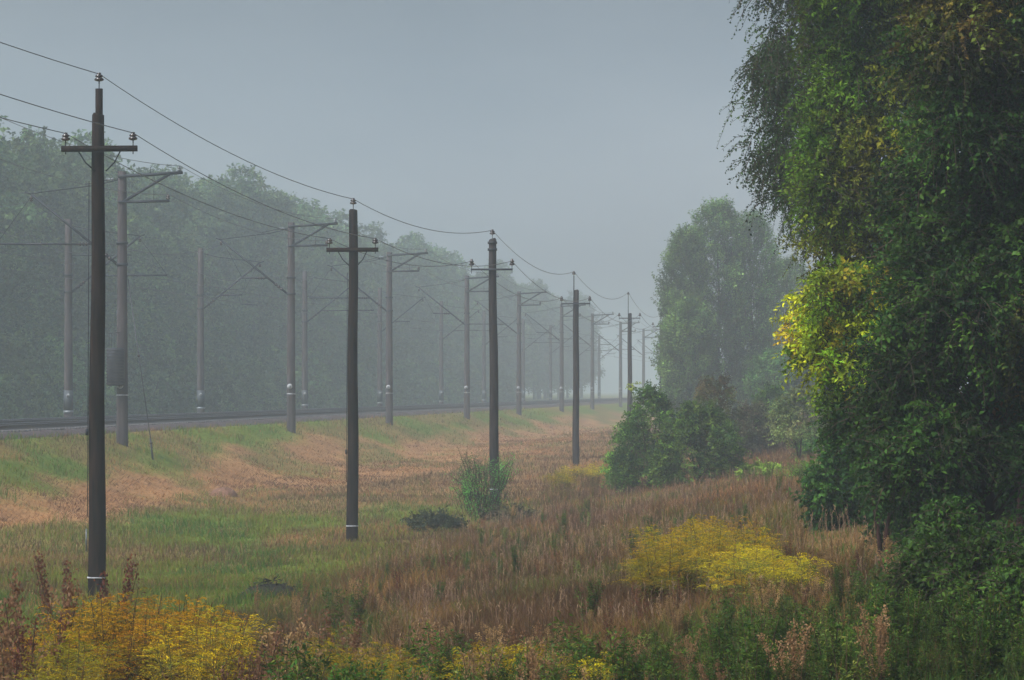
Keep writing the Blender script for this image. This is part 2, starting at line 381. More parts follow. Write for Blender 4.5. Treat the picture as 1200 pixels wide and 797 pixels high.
# ------------------------------------------------------------------ catenary masts
def insulator_prof(h=0.22, r=0.09):
    return [(0.012, -.05), (0.012, 0), (r * .5, 0.0), (r, .02), (r * .95, .05), (r * .5, h * .45), (r * .85, h * .5), (r * .8, h * .65), (r * .4, h * .8), (r * .45, h * .95), (0.001, h)]
def make_mast(near, long_arm):
    """local: base at z=0 is E-2.1, +x away from tracks (near) ; cantilever towards -x"""
    root = empty('catenary_mast', (0, 0, 0))
    H = 10.37; sg = 1 if near else -1
    z = lambda e: e + 2.1
    sh = MB(); zs = np.linspace(-0.8, H, 14)
    add_tube(sh, [(0, 0, q) for q in zs], np.interp(zs, [-.8, 0, H], [.235, .225, .165]), 14)
    shaft = sh.build('shaft', M_CONC, root, smooth=False)
    if near:
        b = MB(); add_tube(b, [(0, 0, z(-.22)), (0, 0, z(-.17))], .218, 14); b.build('white_band', M_WHITE, root)
    else:
        b = MB(); add_tube(b, [(0, 0, z(-1.0)), (0, 0, z(-.02))], .232, 14); b.build('painted_foot', M_BLACKP, root)
        b = MB(); add_tube(b, [(0, 0, z(-1.12)), (0, 0, z(-1.0))], .24, 14); b.build('white_band', M_GLASSY, root)
    # round number plate
    zc = .17 if near else -.26; xp = -.03 if near else .05
    b = MB(); add_tube(b, [(xp, -.235, z(zc)), (xp, -.25, z(zc))], .13 if near else .085, 16); pl = b.build('number_plate', M_WHITE, root)
    b = MB()
    for dx in (-.035, .04): add_box(b, (xp + dx, -.254, z(zc)), (.028, .006, .12))
    b.build('numeral', M_BLACKP, pl)
    # bands
    for e in (4.75, 5.55):
        b = MB(); add_tube(b, [(0, 0, z(e) - .05), (0, 0, z(e) + .05)], .225, 14); b.build('clamp', M_STEEL, root)
    # cantilever towards the tracks
    c = MB(); d = -sg
    add_tube(c, [(d * .15, 0, z(4.72)), (d * 3.5, 0, z(7.42))], .055, 6)
    add_tube(c, [(d * 3.5, 0, z(7.42)), (d * 3.75, 0, z(7.5))], .03, 6)
    add_tube(c, [(d * .16, 0, z(7.95)), (d * 1.0, 0, z(7.75)), (d * 3.5, 0, z(7.45))], .02, 5)
    xa = d * (0.15 + (5.52 - 4.72) / (2.7) * 3.35)
    x2 = d * 4.85 if long_arm else d * 2.45
    add_tube(c, [(xa, 0, z(5.52)), (x2, 0, z(5.54))], .045, 6)
    if long_arm:
        add_tube(c, [(d * 3.45, 0, z(7.4)), (x2, 0, z(5.54))], .010, 5)
        if not near: add_tube(c, [(d * .15, 0, z(6.5)), (d * 3.1, 0, z(6.52))], .025, 6)
    else:
        add_tube(c, [(d * 3.45, 0, z(7.4)), (x2, 0, z(5.56))], .010, 5)
        add_tube(c, [(x2 + d * -.2, 0, z(5.54)), (x2 - d * .1, 0, z(5.0)), (x2 + d * .9, 0, z(4.95))], .014, 5)
    cant = c.build('cantilever', M_STEEL, root)
    i = MB()
    for f in (.10, .14, .18): 
        p = np.array([d * (.15 + 3.35 * f), 0, z(4.72 + 2.7 * f)]); add_tube(i, [p - (d * .03, 0, .025), p + (d * .03, 0, .025)], .075, 8)
    add_tube(i, [(d * .15 + d * 3.35 * .09, 0, z(4.72 + 2.7 * .09)), (d * .15 + d * 3.35 * .19, 0, z(4.72 + 2.7 * .19))], .045, 6)
    i.build('insulator', M_PORC, cant); i = MB()
    add_lathe(i, (d * 3.5, 0, z(7.15)), [(.02, 0), (.08, .03), (.03, .08), (.08, .12), (.03, .17), (.015, .25)], 8)
    i.build('insulator', M_PORC, cant); i = MB(); add_tube(i, [(xa + d * .19, 0, z(5.52)), (xa + d * .5, 0, z(5.52))], .04, 6)
    for k in (0, .12, .24): add_tube(i, [(xa + d * (.2 + k), 0, z(5.52)), (xa + d * (.25 + k), 0, z(5.52))], .07, 8)
    i.build('insulator', M_PORC, cant)
    if near:
        f = MB(); add_tube(f, [(-.16, 0, z(8.0)), (-.75, 0, z(7.92)), (-1.45, .0, z(7.78))], .018, 6); f.build('feeder_strut', M_STEEL, root)
        f = MB()
        add_tube(f, [(-.33, 0, z(7.975)), (-.62, 0, z(7.96))], .03, 6)
        for k in (.35, .45, .55): add_tube(f, [(-k, 0, z(7.975 - .0)), (-k - .05, 0, z(7.965))], .06, 8)
        f.build('insulator', M_GLASSY, root)
        t = MB()
        add_tube(t, [(-.1, -.19, z(8.06)), (2.35, -.19, z(8.2))], .065, 5)
        add_tube(t, [(.1, -.19, z(7.12)), (1.85, -.19, z(8.14))], .06, 5)
        add_tube(t, [(-.1, -.19, z(7.10)), (1.85, -.19, z(7.13))], .055, 5)
        add_tube(t, [(1.12, -.19, z(8.12)), (1.12, -.19, z(8.42))], .010, 4)
        add_tube(t, [(1.25, -.19, z(7.14)), (1.25, -.19, z(7.52))], .010, 4)
        br = t.build('side_bracket', M_STEEL, root)
        i = MB(); add_lathe(i, (2.22, -.19, z(8.26)), insulator_prof(.2, .09)); i.build('insulator', M_GLASSY, br)
        i = MB(); add_lathe(i, (1.80, -.19, z(7.19)), insulator_prof(.2, .09)); i.build('insulator', M_PORC, br)
    return root
proto = {(n, l): make_mast(n, l) for n in (True, False) for l in (True, False)}
used = set()
def place_mast(near, long_arm, D, label, group):
    k = (near, long_arm); o = proto[k]
    if k in used: o = copy_tree(o)
    used.add(k)
    t = 0.0 if near else -10.25
    o.location = (xl(D) + t, D, E - 2.1); o.rotation_euler = (0, 0, -LANG)
    tag(o, label, 'catenary mast', group); return o
ORD = ['leftmost', 'second', 'third', 'fourth', 'fifth', 'sixth', 'seventh', 'eighth', 'ninth', 'tenth', 'eleventh', 'twelfth']
near_px = [143, 341, 456, 547, 608, 658, 694, 727, 754, 775]
near_D = [27.35 * F / (990 - p) for p in near_px]
first_mast = None
for i, D in enumerate(near_D):
    la = ['leftmost near-row concrete catenary mast, carrying a grey caged box and a guy wire',
          'concrete catenary mast left of the second dark pole, in the near row'][i] if i < 2 else \
        '%s concrete mast from the left in the row nearer the meadow, side bracket on top' % ORD[i]
    place_mast(True, i % 2 == 0, D, la, 'near row of catenary masts')
far_px = [80, 235, 357, 445, 517, 567, 613, 645, 676, 702]
for i, p in enumerate(far_px):
    D = 37.6 * F / (990 - p)
    place_mast(False, i % 2 == 0, D, '%s hazy concrete mast from the left in the row beyond the tracks, black painted foot' % ORD[i], 'far row of catenary masts')

def make_mast_box():
    root = empty('caged_equipment_box', (xl(near_D[0]) - .22, near_D[0] - .25, E + .0))
    tag(root, 'grey slatted drum-like box strapped to the leftmost near concrete mast', 'equipment box')
    zt, zb = (457 - 408) / F * near_D[0], (457 - 452) / F * near_D[0]
    b = MB(); add_tube(b, [(0, 0, zb), (0, 0, zb + .04), (0, 0, zt - .04), (0, 0, zt)], [.30, .335, .335, .30], 16); b.build('drum', M_STEEL, root)
    b = MB()
    for k in range(12):
        zz = zb + .08 + k * (zt - zb - .16) / 11; add_tube(b, [(0, 0, zz - .015), (0, 0, zz + .015)], .352, 16)
    b.build('hoops', M_CONC, root)
    b = MB()
    for dx in (-.25, -.15, -.05): add_tube(b, [(dx, 0, zt), (dx, 0, zt + .55)], .008, 4)
    add_tube(b, [(-.28, 0, zt + .55), (.2, 0, zt + .6)], .012, 4); b.build('lead', M_WIRE, root)
make_mast_box()

def make_guy():
    D = near_D[0]; a = at(150, 327, D); b = at(180, 512, D - 1.2); b[2] = ground_z(b[0], b[1]) + .0
    root = empty('guy_wire', b); tag(root, 'dark guy wire slanting to the grass right of the leftmost concrete mast', 'guy wire')
    m = MB(); add_tube(m, [a - b, (0, 0, 0)], .018, 5); m.build('cable', M_WIRE, root)
    m = MB()
    for f in (.42, .90):
        p = a * (1 - f) + b * f - b; q = a * (1 - f - .012) + b * (f + .012) - b
        add_tube(m, [p, (p + q) / 2, q], [.03, .06, .03], 8)
    m.build('insulator', M_PORC, root)
    m = MB(); p = (a - b) * .12; add_tube(m, [(0, 0, -.3), p], .035, 6); m.build('anchor_rod', M_STEEL, root)
make_guy()

# ------------------------------------------------------------------ power line poles
def sub(a, b): return np.asarray(a, float) - np.asarray(b, float)
ATT = {'left': [], 'right': [], 'top': []}
def make_pole(px, D, top_y, arm_y, arm_w, style, label, base_px=None, topx=None):
    bx = (px - 600) / F * D; gz = float(ground_z(bx, D)); base = np.array([bx, D, gz])
    root = empty('power_pole', base); tag(root, label, 'power pole', 'poles of the power line across the meadow')
    zt = E + (HY - top_y) / F * D - gz; za = E + (HY - arm_y) / F * D - gz
    tx = ((topx or px) - px) / F * D
    mat = M_POLE if style in ('stub', 'pin') else M_POLE2
    rb, rt = {'stub': (.172, .115), 'pin': (.162, .115), 'clamped': (.165, .125), 'rod': (.165, .13)}[style]
    n = 12; zs = np.linspace(-.7, zt, n)
    m = MB(); P = [(tx * max(q, 0) / zt + .012 * math.sin(q * 1.3 + px), .01 * math.sin(q), q) for q in zs]
    add_tube(m, P + [(tx, 0, zt + .03)], list(np.interp(zs, [-.7, 0, zt], [rb, rb, rt])) + [rt * .8], 14)
    m.build('shaft', mat, root, smooth=False)
    b = MB(); q = .42 if D < 100 else .62
    if D < 130: add_tube(b, [(0, 0, q), (0, 0, q + .03)], rb + .006, 14); b.build('white_ring', M_WHITE, root)
    if style == 'stub':
        b = MB(); add_box(b, (-rb - .012, -.05, 1.15), (.02, .09, .42)); b.build('name_strip', M_GLASSY, root)
    w = arm_w / F * D; h = .11 if style in ('stub', 'pin') else .06
    ang = -0.10
    ca, sa = math.cos(ang), math.sin(ang)
    ox = tx + (.05 if style == 'stub' else 0)
    fy = -rt - .05
    def A(s, dz=0): return np.array([ox + ca * s - sa * fy, sa * s + ca * fy, za + dz])
    m = MB(); add_box(m, A(0), (w, .09, h), ang, bev=.01); arm = m.build('crossarm', M_POLE if h > .1 else M_STEEL, root)
    for s in (-1, 1):
        if style in ('stub', 'pin'):
            m = MB(); p0 = A(s * w * .28, -.04); p1 = np.array([ox + s * rt * .9, fy * .7, za - .42])
            add_tube(m, [p0, (p0 + p1) / 2 + (s * .02, 0, -.03), p1], .014, 5); m.build('brace', M_STEEL, root)
        e = A(s * (w / 2 - (.08 if h > .1 else .02)), h / 2)
        m = MB(); add_tube(m, [e - (0, 0, .16), e + (0, 0, .14)], .011, 6); pin = m.build('pin', M_STEEL, root)
        m = MB(); add_lathe(m, e + (0, 0, .10), insulator_prof(.16 if h > .1 else .22, .085)); m.build('insulator', M_PORC, pin)
        ATT['left' if s < 0 else 'right'].append(base + e + (0, 0, .24))
    tp = np.array([tx, 0, zt + .03])
    if style == 'stub':
        m = MB(); zs_ = (135 - 104) / F * D; add_tube(m, [(tx + .01, 0, zt - .5), (tx + .01, 0, zt + zs_)], .072, 10); m.build('stub_post', mat, root); tp = np.array([tx + .01, 0, zt + zs_])
    if style == 'rod':
        L = {675: 18, 738: 22, 775: 8}[px] / F * D; m = MB(); add_tube(m, [(tx - .1, -.1, zt - .6), (tx - .1, -.1, zt + L)], .028, 6); m.build('top_rod', M_STEEL, root); tp = np.array([tx - .1, -.1, zt + L - .1])
    if style == 'clamped':
        for dz in (-.1, -.32):
            m = MB(); add_tube(m, [(tx, 0, zt + dz - .04), (tx, 0, zt + dz + .04)], rt + .03, 12); m.build('clamp', M_STEEL, root)
    m = MB(); add_tube(m, [tp - (0, 0, .15), tp + (0, 0, .2)], .011, 6); pin = m.build('pin', M_STEEL, root)
    m = MB(); add_lathe(m, tp + (0, 0, .14), insulator_prof(.17, .09)); m.build('insulator', M_PORC, pin)
    ATT['top'].append(base + tp + (0, 0, .28))
    if style == 'stub' or style == 'pin':
        m = MB(); add_tube(m, [(-rb * .95, -.05, 1.6), (-rt - .02, -.05, za - .6)], .008, 4); m.build('earth_wire', M_STEEL, root)
        m = MB(); add_box(m, (-rb - .0, -.06, 3.2 if style == 'stub' else 2.4), (.05, .08, .12)); m.build('fitting', M_STEEL, root)
make_pole(113, 68.1, 135, 175, 90, 'stub', 'nearest and tallest black pole, goldenrod at its foot, stub post on top', topx=115.5)
make_pole(413, 95, 247, 293, 61, 'pin', 'second black pole standing in the open green meadow', topx=414)
make_pole(580, 117, 281, 316, 49, 'clamped', 'third pole, rising out of a small green willow-like shrub', topx=577)
make_pole(675, 165, 341, 356, 34, 'rod', 'fourth pole, yellow flowers at its foot, thin rod on its top')
make_pole(738, 230, 368, 373, 25, 'rod', 'fifth pole, just left of and behind the round green bush')
make_pole(775, 280, 380, 383, 20, 'rod', 'farthest pole, half hidden at the left edge of the poplars')

def wire(name, pts, sags, r, label, cat='wire', group=None):
    m = MB(); path = []
    for i in range(len(pts) - 1):
        a, b = np.asarray(pts[i], float), np.asarray(pts[i + 1], float); n = 16
        for k in range(n + (i == len(pts) - 2)):
            f = k / n; p = a * (1 - f) + b * f; p[2] -= 4 * sags[i] * f * (1 - f); path.append(p)
    path = np.array(path); o0 = path[0].copy()
    dd = path[:, 1]
    add_tube(m, path - o0, r * np.interp(dd, [60, 300], [1.0, 2.0]), 4)
    o = m.build(name, M_WIRE, loc=o0); tag(o, label, cat, group); return o
G = 'wires of the power line'
ext = {'top': (at(-560, -185, 41)), 'right': (at(-520, -90, 41)), 'left': (at(-640, -78, 41))}
lab = {'top': 'highest power wire, running over the tops of the dark poles', 'right': 'power wire on the right-hand insulators of the dark poles', 'left': 'power wire on the left-hand insulators of the dark poles'}
for k in ('top', 'right', 'left'):
    pts = [ext[k]] + ATT[k]
    pts.append(pts[-1] + (pts[-1] - pts[-2]) * 1.2)
    wire('power_wire', pts, [.18, .33, .40, .6, .8, .7, .9], .0085, lab[k], 'power wire', G)
# feeder and catenary wires along the railway
def along(t, e, y0=60): return [np.array([xl(y) + t, y, E + e]) for y in [near_D[0] - 38] + near_D + [near_D[-1] + 50, near_D[-1] + 100]]
GF = 'wires along the railway masts'
wire('feeder_wire', along(2.22, 8.47), [.5] * 14, .008, 'thin wire on the outer tips of the near masts side brackets', 'railway wire', GF)
wire('feeder_wire', along(1.8, 7.38), [.5] * 14, .008, 'thin wire on the lower bars of the near masts side brackets', 'railway wire', GF)
wire('catenary_wire', along(-3.5, 7.15), [1.1] * 14, .009, 'sagging carrier wire over the nearer railway track', 'railway wire', GF)
wire('contact_wire', along(-3.2, 5.0), [.05] * 14, .008, 'straight contact wire over the nearer railway track', 'railway wire', GF)
wire('catenary_wire', along(-6.75, 7.15), [1.1] * 14, .009, 'sagging carrier wire over the farther railway track', 'railway wire', GF)
wire('contact_wire', along(-7.1, 5.0), [.05] * 14, .008, 'straight contact wire over the farther railway track', 'railway wire', GF)

# ------------------------------------------------------------------ foliage machinery
def unit(v): return v / (np.linalg.norm(v, axis=-1, keepdims=True) + 1e-9)
def leaves(mb, P, ax, nrm, L, W, col, fold=0.25, curl=0.0):
    """diamond leaves, folded on the midrib. P base, ax axis, nrm approx normal"""
    N = len(P); ax = unit(ax); side = unit(np.cross(ax, nrm)); n = np.cross(side, ax)
    L = np.broadcast_to(np.asarray(L, float).reshape(-1, 1), (N, 1)); W = np.broadcast_to(np.asarray(W, float).reshape(-1, 1), (N, 1))
    a = P; m = P + ax * L * .45; l = m + side * W * .5 + n * W * fold; r = m - side * W * .5 + n * W * fold; t = P + ax * L - n * L * curl
    V = np.stack([a, l, t, r], 1).reshape(-1, 3)
    Q = (np.arange(N)[:, None] * 4 + np.array([0, 1, 2, 3])[None])
    c = np.repeat(col, 4, axis=0) if np.asarray(col).ndim == 2 else col
    mb.add(V, Q, c)
def sprays(r, C, out, ntw, L, nl, leafL, leafW, jit=0.7, up=0.0, droop=0.3, flat=0.0):
    """C (K,3) cluster centres, out (K,3) main direction. returns leaf arrays and twig paths"""
    K = len(C); d = out[:, None, :] + r.normal(0, jit, (K, ntw, 3)); d[..., 2] = d[..., 2] * (1 - flat) + up
    d = unit(d); Ls = L * (0.6 + 0.7 * r.random((K, ntw, 1)))
    C0 = C[:, None, :] + r.normal(0, L * .22, (K, ntw, 3))
    s = (np.arange(nl) + 0.5 + r.random((K, ntw, nl)) * .5) / nl
    pos = C0[:, :, None] + d[:, :, None] * (s * Ls)[..., None]
    pos[..., 2] -= droop * (s ** 2) * Ls
    tang = np.broadcast_to(d[:, :, None], pos.shape).copy(); tang[..., 2] -= 2 * droop * s
    tang = unit(tang); rnd = r.normal(0, 1, pos.shape)
    sd = unit(np.cross(tang, rnd)); ax = unit(tang * .45 + sd * .9 + np.array([0, 0, -.25]))
    nrm = np.array([0, 0, 1.0]) + r.normal(0, .55, pos.shape) + 0.3 * d[:, :, None]
    sz = 0.65 + .7 * r.random(s.shape)
    idx = np.broadcast_to(np.arange(K)[:, None, None], s.shape)
    tw_s = np.array([0, .5, 1.0]); tp = C0[:, :, None] + d[:, :, None] * (tw_s[None, None] * Ls)[..., None]
    tp[..., 2] -= droop * (tw_s ** 2) * Ls
    return pos.reshape(-1, 3), ax.reshape(-1, 3), nrm.reshape(-1, 3), (sz * leafL).ravel(), (sz * leafW).ravel(), idx.ravel(), tp.reshape(-1, 3, 3)
def palette(r, n, cols, weights=None):
    cols = np.array(cols); i = r.choice(len(cols), n, p=weights)
    j = r.choice(len(cols), n, p=weights); f = r.random((n, 1)) * .5
    return cols[i] * (1 - f) + cols[j] * f
def crown_points(r, n, H0, H1, rad, prof, lob=0.35, inner=0.35, ph=0.0, ell=1.0):
    u = r.random(n); 
    u = H0 + (H1 - H0) * u; f = (u - H0) / (H1 - H0)
    th = r.random(n) * 2 * np.pi
    nn = fbm(th * 1.6 + ph, f * 5 + ph, 5, 3)
    R = rad * np.interp(f, [p[0] for p in prof], [p[1] for p in prof]) * (1 - lob + 2 * lob * nn)
    q = inner + (1 - inner) * np.sqrt(r.random(n))
    x = np.cos(th) * R * q; y = np.sin(th) * R * q * ell
    return np.stack([x, y, u], 1)

def make_tree(name, loc, H, rad, H0, prof, ncl, seed, cols, wts=None, ntw=5, nl=9, tw=0.5, leafL=.09, leafW=.055, up=.1, droop=.3, jit=.7,
              trunk_r=.12, lob=.35, inner=.35, limb_n=14, clvar=.3, flat=0, outw=1.0, bark=None, tipcols=None, tipfn=None, trunk_top=.9, stems=1, twigs=True, lean=(0, 0), limb_r=.25, extra=None, ell=1.0, cpts=None):
    r = np.random.default_rng(seed)
    root = empty(name, loc)
    C = crown_points(r, ncl, H0, H, rad, prof, lob, inner, seed * 1.7, ell) if cpts is None else cpts
    O_ = None
    if isinstance(C, tuple): C, O_ = C
    C[:, 0] += lean[0] * C[:, 2] / H; C[:, 1] += lean[1] * C[:, 2] / H
    axis = C * np.array([1, 1, 0]) - np.stack([lean[0] * C[:, 2] / H, lean[1] * C[:, 2] / H, 0 * C[:, 2]], 1)
    out = unit(axis + r.normal(0, .15, C.shape)) * outw
    if O_ is not None: out = unit(O_ + r.normal(0, .25, C.shape)) * outw
    pos, ax, nr, LL, WW, idx, tp = sprays(r, C, out, ntw, tw, nl, leafL, leafW, jit, up, droop, flat)
    cc = palette(r, len(C), cols, wts)
    if tipfn is not None:
        w = tipfn(C)[:, None]; tcs = palette(r, len(C), tipcols); cc = cc * (1 - w) + tcs * w
    cc = cc * (1 - clvar + 2 * clvar * r.random((len(C), 1)))
    lf_ = fbm(C[:, 0] * .9 / max(tw, .3) + seed, C[:, 2] * .9 / max(tw, .3), seed, 2)[:, None]; cc = cc * (.62 + .8 * sst(lf_, .3, .7))
    lc = cc[idx] * (0.8 + .4 * r.random((len(idx), 1))) * np.array([1, 1, 1])
    mb = MB(); leaves(mb, pos, ax, nr, LL, WW, lc); mb.build('crown', M_LEAF, root)
    # trunk(s)
    bk = bark or M_BARK; tm = MB(); paths = []
    for s_ in range(stems):
        a = r.random() * 6.28; sp = 0 if stems == 1 else rad * .5
        zs = np.linspace(-.3, H * trunk_top, 8); fz = np.clip(zs / H, 0, 1)
        P = np.stack([lean[0] * fz + np.cos(a) * sp * fz + .04 * H * .1 * np.sin(zs * .9 + seed), lean[1] * fz + np.sin(a) * sp * fz, zs], 1)
        add_tube(tm, P, trunk_r * np.linspace(1.15, .12, 8) / (1 if stems == 1 else 1.6), 8); paths.append(P)
    tm.build('trunk', bk, root)
    lm = MB(); sel = r.choice(len(C), min(limb_n, len(C)), replace=False); 
    K = len(sel); P0 = np.zeros((K, 5, 3)); R0 = np.zeros((K, 5))
    for k, i in enumerate(sel):
        P = paths[r.integers(len(paths))]; c = C[i]; dist = np.hypot(*(c[:2] - P[0, :2]))
        h = max(.15 * H * r.random(), min(c[2] - dist * (.9 if droop < .8 else 0.1) , H * .85)); 
        b0 = np.array([np.interp(h, P[:, 2], P[:, 0]), np.interp(h, P[:, 2], P[:, 1]), h])
        f = np.linspace(0, 1, 5)[:, None]; q = b0 * (1 - f) + c * f; q[:, 2] += (.12 * dist * np.sin(f[:, 0] * np.pi)); q += r.normal(0, .03 * tw, q.shape) * f
        P0[k] = q; R0[k] = trunk_r * limb_r * np.linspace(1, .2, 5) * (1 - .5 * h / H)
    V, Q = tubes(P0, R0, 5); lm.add(V, Q)
    if twigs:
        V, Q = tubes(tp, np.tile(np.array([.010, .006, .003]) * (tw / .5), (len(tp), 1)), 3); lm.add(V, Q)
    lm.build('branches', M_TWIG if bark is None else bark, root)
    return root
def shift_ground(px, D, dz=0.0):
    x = (px - 600) / F * D; return np.array([x, D, float(ground_z(x, D)) + dz])

ROUND = [(0, .55), (.15, .85), (.4, 1), (.65, .9), (.85, .6), (1, .15)]
COLUMN = [(0, .65), (.1, .85), (.3, 1), (.6, 1), (.8, .88), (.92, .62), (1, .2)]
def lobed(r, nl, per, H0, H1, rad, prof, lr):
    f = np.linspace(.08, .96, nl) + r.normal(0, .03, nl); u = H0 + (H1 - H0) * f; th = np.arange(nl) * 2.4 + r.random(nl)
    R_ = rad * np.interp(f, [p[0] for p in prof], [p[1] for p in prof]) * (.45 + .4 * r.random(nl)); R_[-1] *= .3
    LC = np.stack([np.cos(th) * R_, np.sin(th) * R_, u], 1); C = []; O = []
    for c in LC:
        d = unit(r.normal(0, 1, (per, 3)) + [0, 0, .45]); l = lr * (.7 + .6 * r.random())
        C.append(c + d * l * (.55 + .5 * r.random((per, 1))) * [1, 1, .75]); O.append(d)
    C = np.concatenate(C); C[:, 2] = np.clip(C[:, 2], .15, None); return C, np.concatenate(O)
BUSH = [(0, .85), (.2, 1), (.5, .95), (.75, .7), (1, .2)]

# ------------------------------------------------------------------ the wood beyond the railway
WG = 'trees of the hazy wood beyond the railway'
wood = []
wcols = [(.055, .10, .035), (.08, .125, .04), (.04, .08, .035), (.10, .145, .045)]
for i in range(7):
    H = [21, 23, 22, 24, 20, 22.5, 23][i]; R = [4.2, 4.6, 3.8, 4.4, 4.8, 3.4, 4.4][i]
    hue = np.array(wcols) * [1, 1.25, .85, 1.1, .9, 1.35, 1][i]
    wood.append(make_tree('wood_tree', (0, 0, 0), H, R, 1.0, [(0, .75), (.15, .9), (.45, 1), (.7, .85), (.88, .55), (1, .12)], 520, 100 + i, hue, None, ntw=3, nl=7, tw=1.0, leafL=.36, leafW=.24,
                          up=.15, droop=.35, trunk_r=.24, limb_n=24, clvar=.22, twigs=False, cpts=lobed(np.random.default_rng(900 + i), 20, 30, 2.5, H - 1.2, R, [(0, .75), (.15, .9), (.45, 1), (.7, .85), (.88, .55), (1, .2)], R * .42)))
wlab = 'tall leafy tree fading into haze in the wood beyond the tracks'
def put_wood(k, x, y, s, z=None):
    o = wood[k]
    if put_wood.used[k]: o = copy_tree(o)
    put_wood.used[k] = True
    o.location = (x, y, E - 2.0 if z is None else z); o.rotation_euler = (0, 0, rng.random() * 6.28); o.scale = (s * (0.95 + .2 * rng.random()), s * (0.95 + .2 * rng.random()), s * (.94 + .12 * rng.random()))
    tag(o, wlab, 'tree', WG)
put_wood.used = [False] * 7
y = 222.0
while y < 820:
    t = -32.5 + rng.normal(0, 1.2)
    hs = (0.86 + .2 * fbm(np.array([y / 32.0]), np.array([0.0]), 91)[0]) * (1.0 if y < 400 else 1.0)
    put_wood(int(rng.integers(7)), xl(y) + t, y, hs)
    y += 6.2 * (0.75 + .5 * rng.random()) * (1 if y < 450 else 1.6)
y = 226.0
while y < 820:
    t = -40 + rng.normal(0, 1.5); hs = 0.86 + .22 * fbm(np.array([y / 40.0]), np.array([3.0]), 95)[0]
    put_wood(int(rng.integers(7)), xl(y) + t, y, hs)
    y += 7.5 * (0.75 + .5 * rng.random()) * (1 if y < 450 else 1.6)
# the thin tall top at the far left
o = copy_tree(wood[5]); o.location = (xl(268) - 32.5 + 0.2, 268, E - 2.0); 
p = at(35, 300, 262); o.location = (p[0], 262, E - 2); o.scale = (.42, .42, .96); tag(o, 'slender tree top rising above the hazy wood at the far left edge', 'tree', WG)
# understorey
und = []
for i in range(3):
    und.append(make_tree('undergrowth_bush', (0, 0, 0), 4.5, 2.6, .1, BUSH, 150, 140 + i, np.array(wcols) * [1.0, 1.2, .8][i], None, ntw=3, nl=7, tw=.7, leafL=.3, leafW=.2, up=.3, trunk_r=.07, lob=.4, limb_n=8, clvar=.3, twigs=False, stems=2))
uu = [False] * 3; y = 205.0
while y < 560:
    k = int(rng.integers(3)); o = und[k]
    if uu[k]: o = copy_tree(o)
    uu[k] = True; o.location = (xl(y) - 27.0 + rng.normal(0, .8), y, E - 2.0); s = .7 + .6 * rng.random(); o.scale = (s, s, s); o.rotation_euler = (0, 0, rng.random() * 6.28)
    tag(o, 'low bush fading into haze along the foot of the wood beyond the tracks', 'bush', 'bushes along the foot of the hazy wood')
    y += 4.5 * (.7 + .6 * rng.random())

# ------------------------------------------------------------------ poplars
pcols = [(.085, .19, .035), (.115, .225, .045), (.15, .25, .055), (.07, .15, .03)]
def poplar(px, top_y, wpx, D, seed, label, cols=pcols, name='poplar', dens=1.0):
    b = shift_ground(px, D); H = E + (HY - top_y) / F * D - b[2]; R = wpx / 2 / F * D
    o = make_tree(name, b, H, R, .8, COLUMN, int(900 * dens), seed, cols, None, ntw=4, nl=9, tw=.75, leafL=.17, leafW=.12, up=1.5, droop=.05, jit=.35, trunk_r=.2, lob=.28, inner=.2,
                  limb_n=50, clvar=.3, outw=.5, ell=1.0)
    tag(o, label, name.replace('_', ' '), 'poplars right of the far poles'); return o
poplar(842, 243, 78, 250, 201, 'tallest broad columnar poplar, central in the poplar group', dens=1.2)
poplar(803, 276, 56, 247, 202, 'poplar forming the left shoulder of the poplar group')
poplar(880, 258, 60, 252, 203, 'poplar just right of the tallest one, almost as tall')
poplar(808, 362, 60, 235, 204, 'small pale poplar standing in front of the poplar group', np.array(pcols) * 1.15)
poplar(922, 312, 76, 262, 205, 'lower poplar to the right of the group, beside the yellow-leaved tree', np.array(pcols) * .9)
poplar(955, 335, 60, 270, 206, 'low poplar behind the yellow-leaved tree', np.array(pcols) * .9)
poplar(912, 425, 60, 225, 207, 'short leafy poplar in front of the lower poplars', np.array(pcols) * .6)

# ------------------------------------------------------------------ bushes of the middle distance
gcols = [(.045, .12, .016), (.08, .17, .02), (.13, .22, .03), (.025, .07, .012)]
def bush(px, top_y, wpx, D, seed, label, cols, name='bush', ncl=170, leafL=.085, leafW=.055, tw=.35, up=.35, prof=BUSH, cat=None, H0=.05, droop=.15, clvar=.35, dz=0, **kw):
    b = shift_ground(px, D, dz); H = E + (HY - top_y) / F * D - b[2]; R = wpx / 2 / F * D
    o = make_tree(name, b, H, R, H0, prof, ncl, seed, cols, None, ntw=5, nl=10, tw=tw, leafL=leafL, leafW=leafW, up=up, droop=droop, trunk_r=.05, lob=.4, limb_n=14, clvar=clvar, stems=3, **kw)
    tag(o, label, cat or 'bush'); return o
bush(762, 458, 74, 120, 301, 'tall round green bush, left part of the thicket beside the poles', gcols, ncl=300)
bush(818, 478, 100, 117, 302, 'wide dark green bush, right part of the thicket beside the poles', gcols, ncl=380)
bush(740, 500, 50, 123, 312, 'low leafy bush at the left foot of the round green bush', np.array(gcols) * 1.3, ncl=110)
bush(838, 441, 52, 136, 303, 'small tree with orange-brown leaves on its tip behind the wide bush', gcols, name='small_tree', ncl=170, cat='small tree',
     tipcols=[(.24, .14, .05), (.18, .12, .045), (.10, .12, .03)], tipfn=lambda C: .85 * sst(C[:, 2], C[:, 2].max() * .5, C[:, 2].max() * .9))
bush(884, 478, 66, 145, 304, 'dark brownish rounded bush in front of the poplars', [(.05, .06, .025), (.07, .075, .03), (.08, .055, .035)], ncl=260)
bush(937, 463, 64, 126, 305, 'pale airy small tree with bare forked stems showing', [(.17, .21, .06), (.22, .23, .08), (.12, .18, .05)], name='small_tree', ncl=150, cat='small tree', H0=.7)
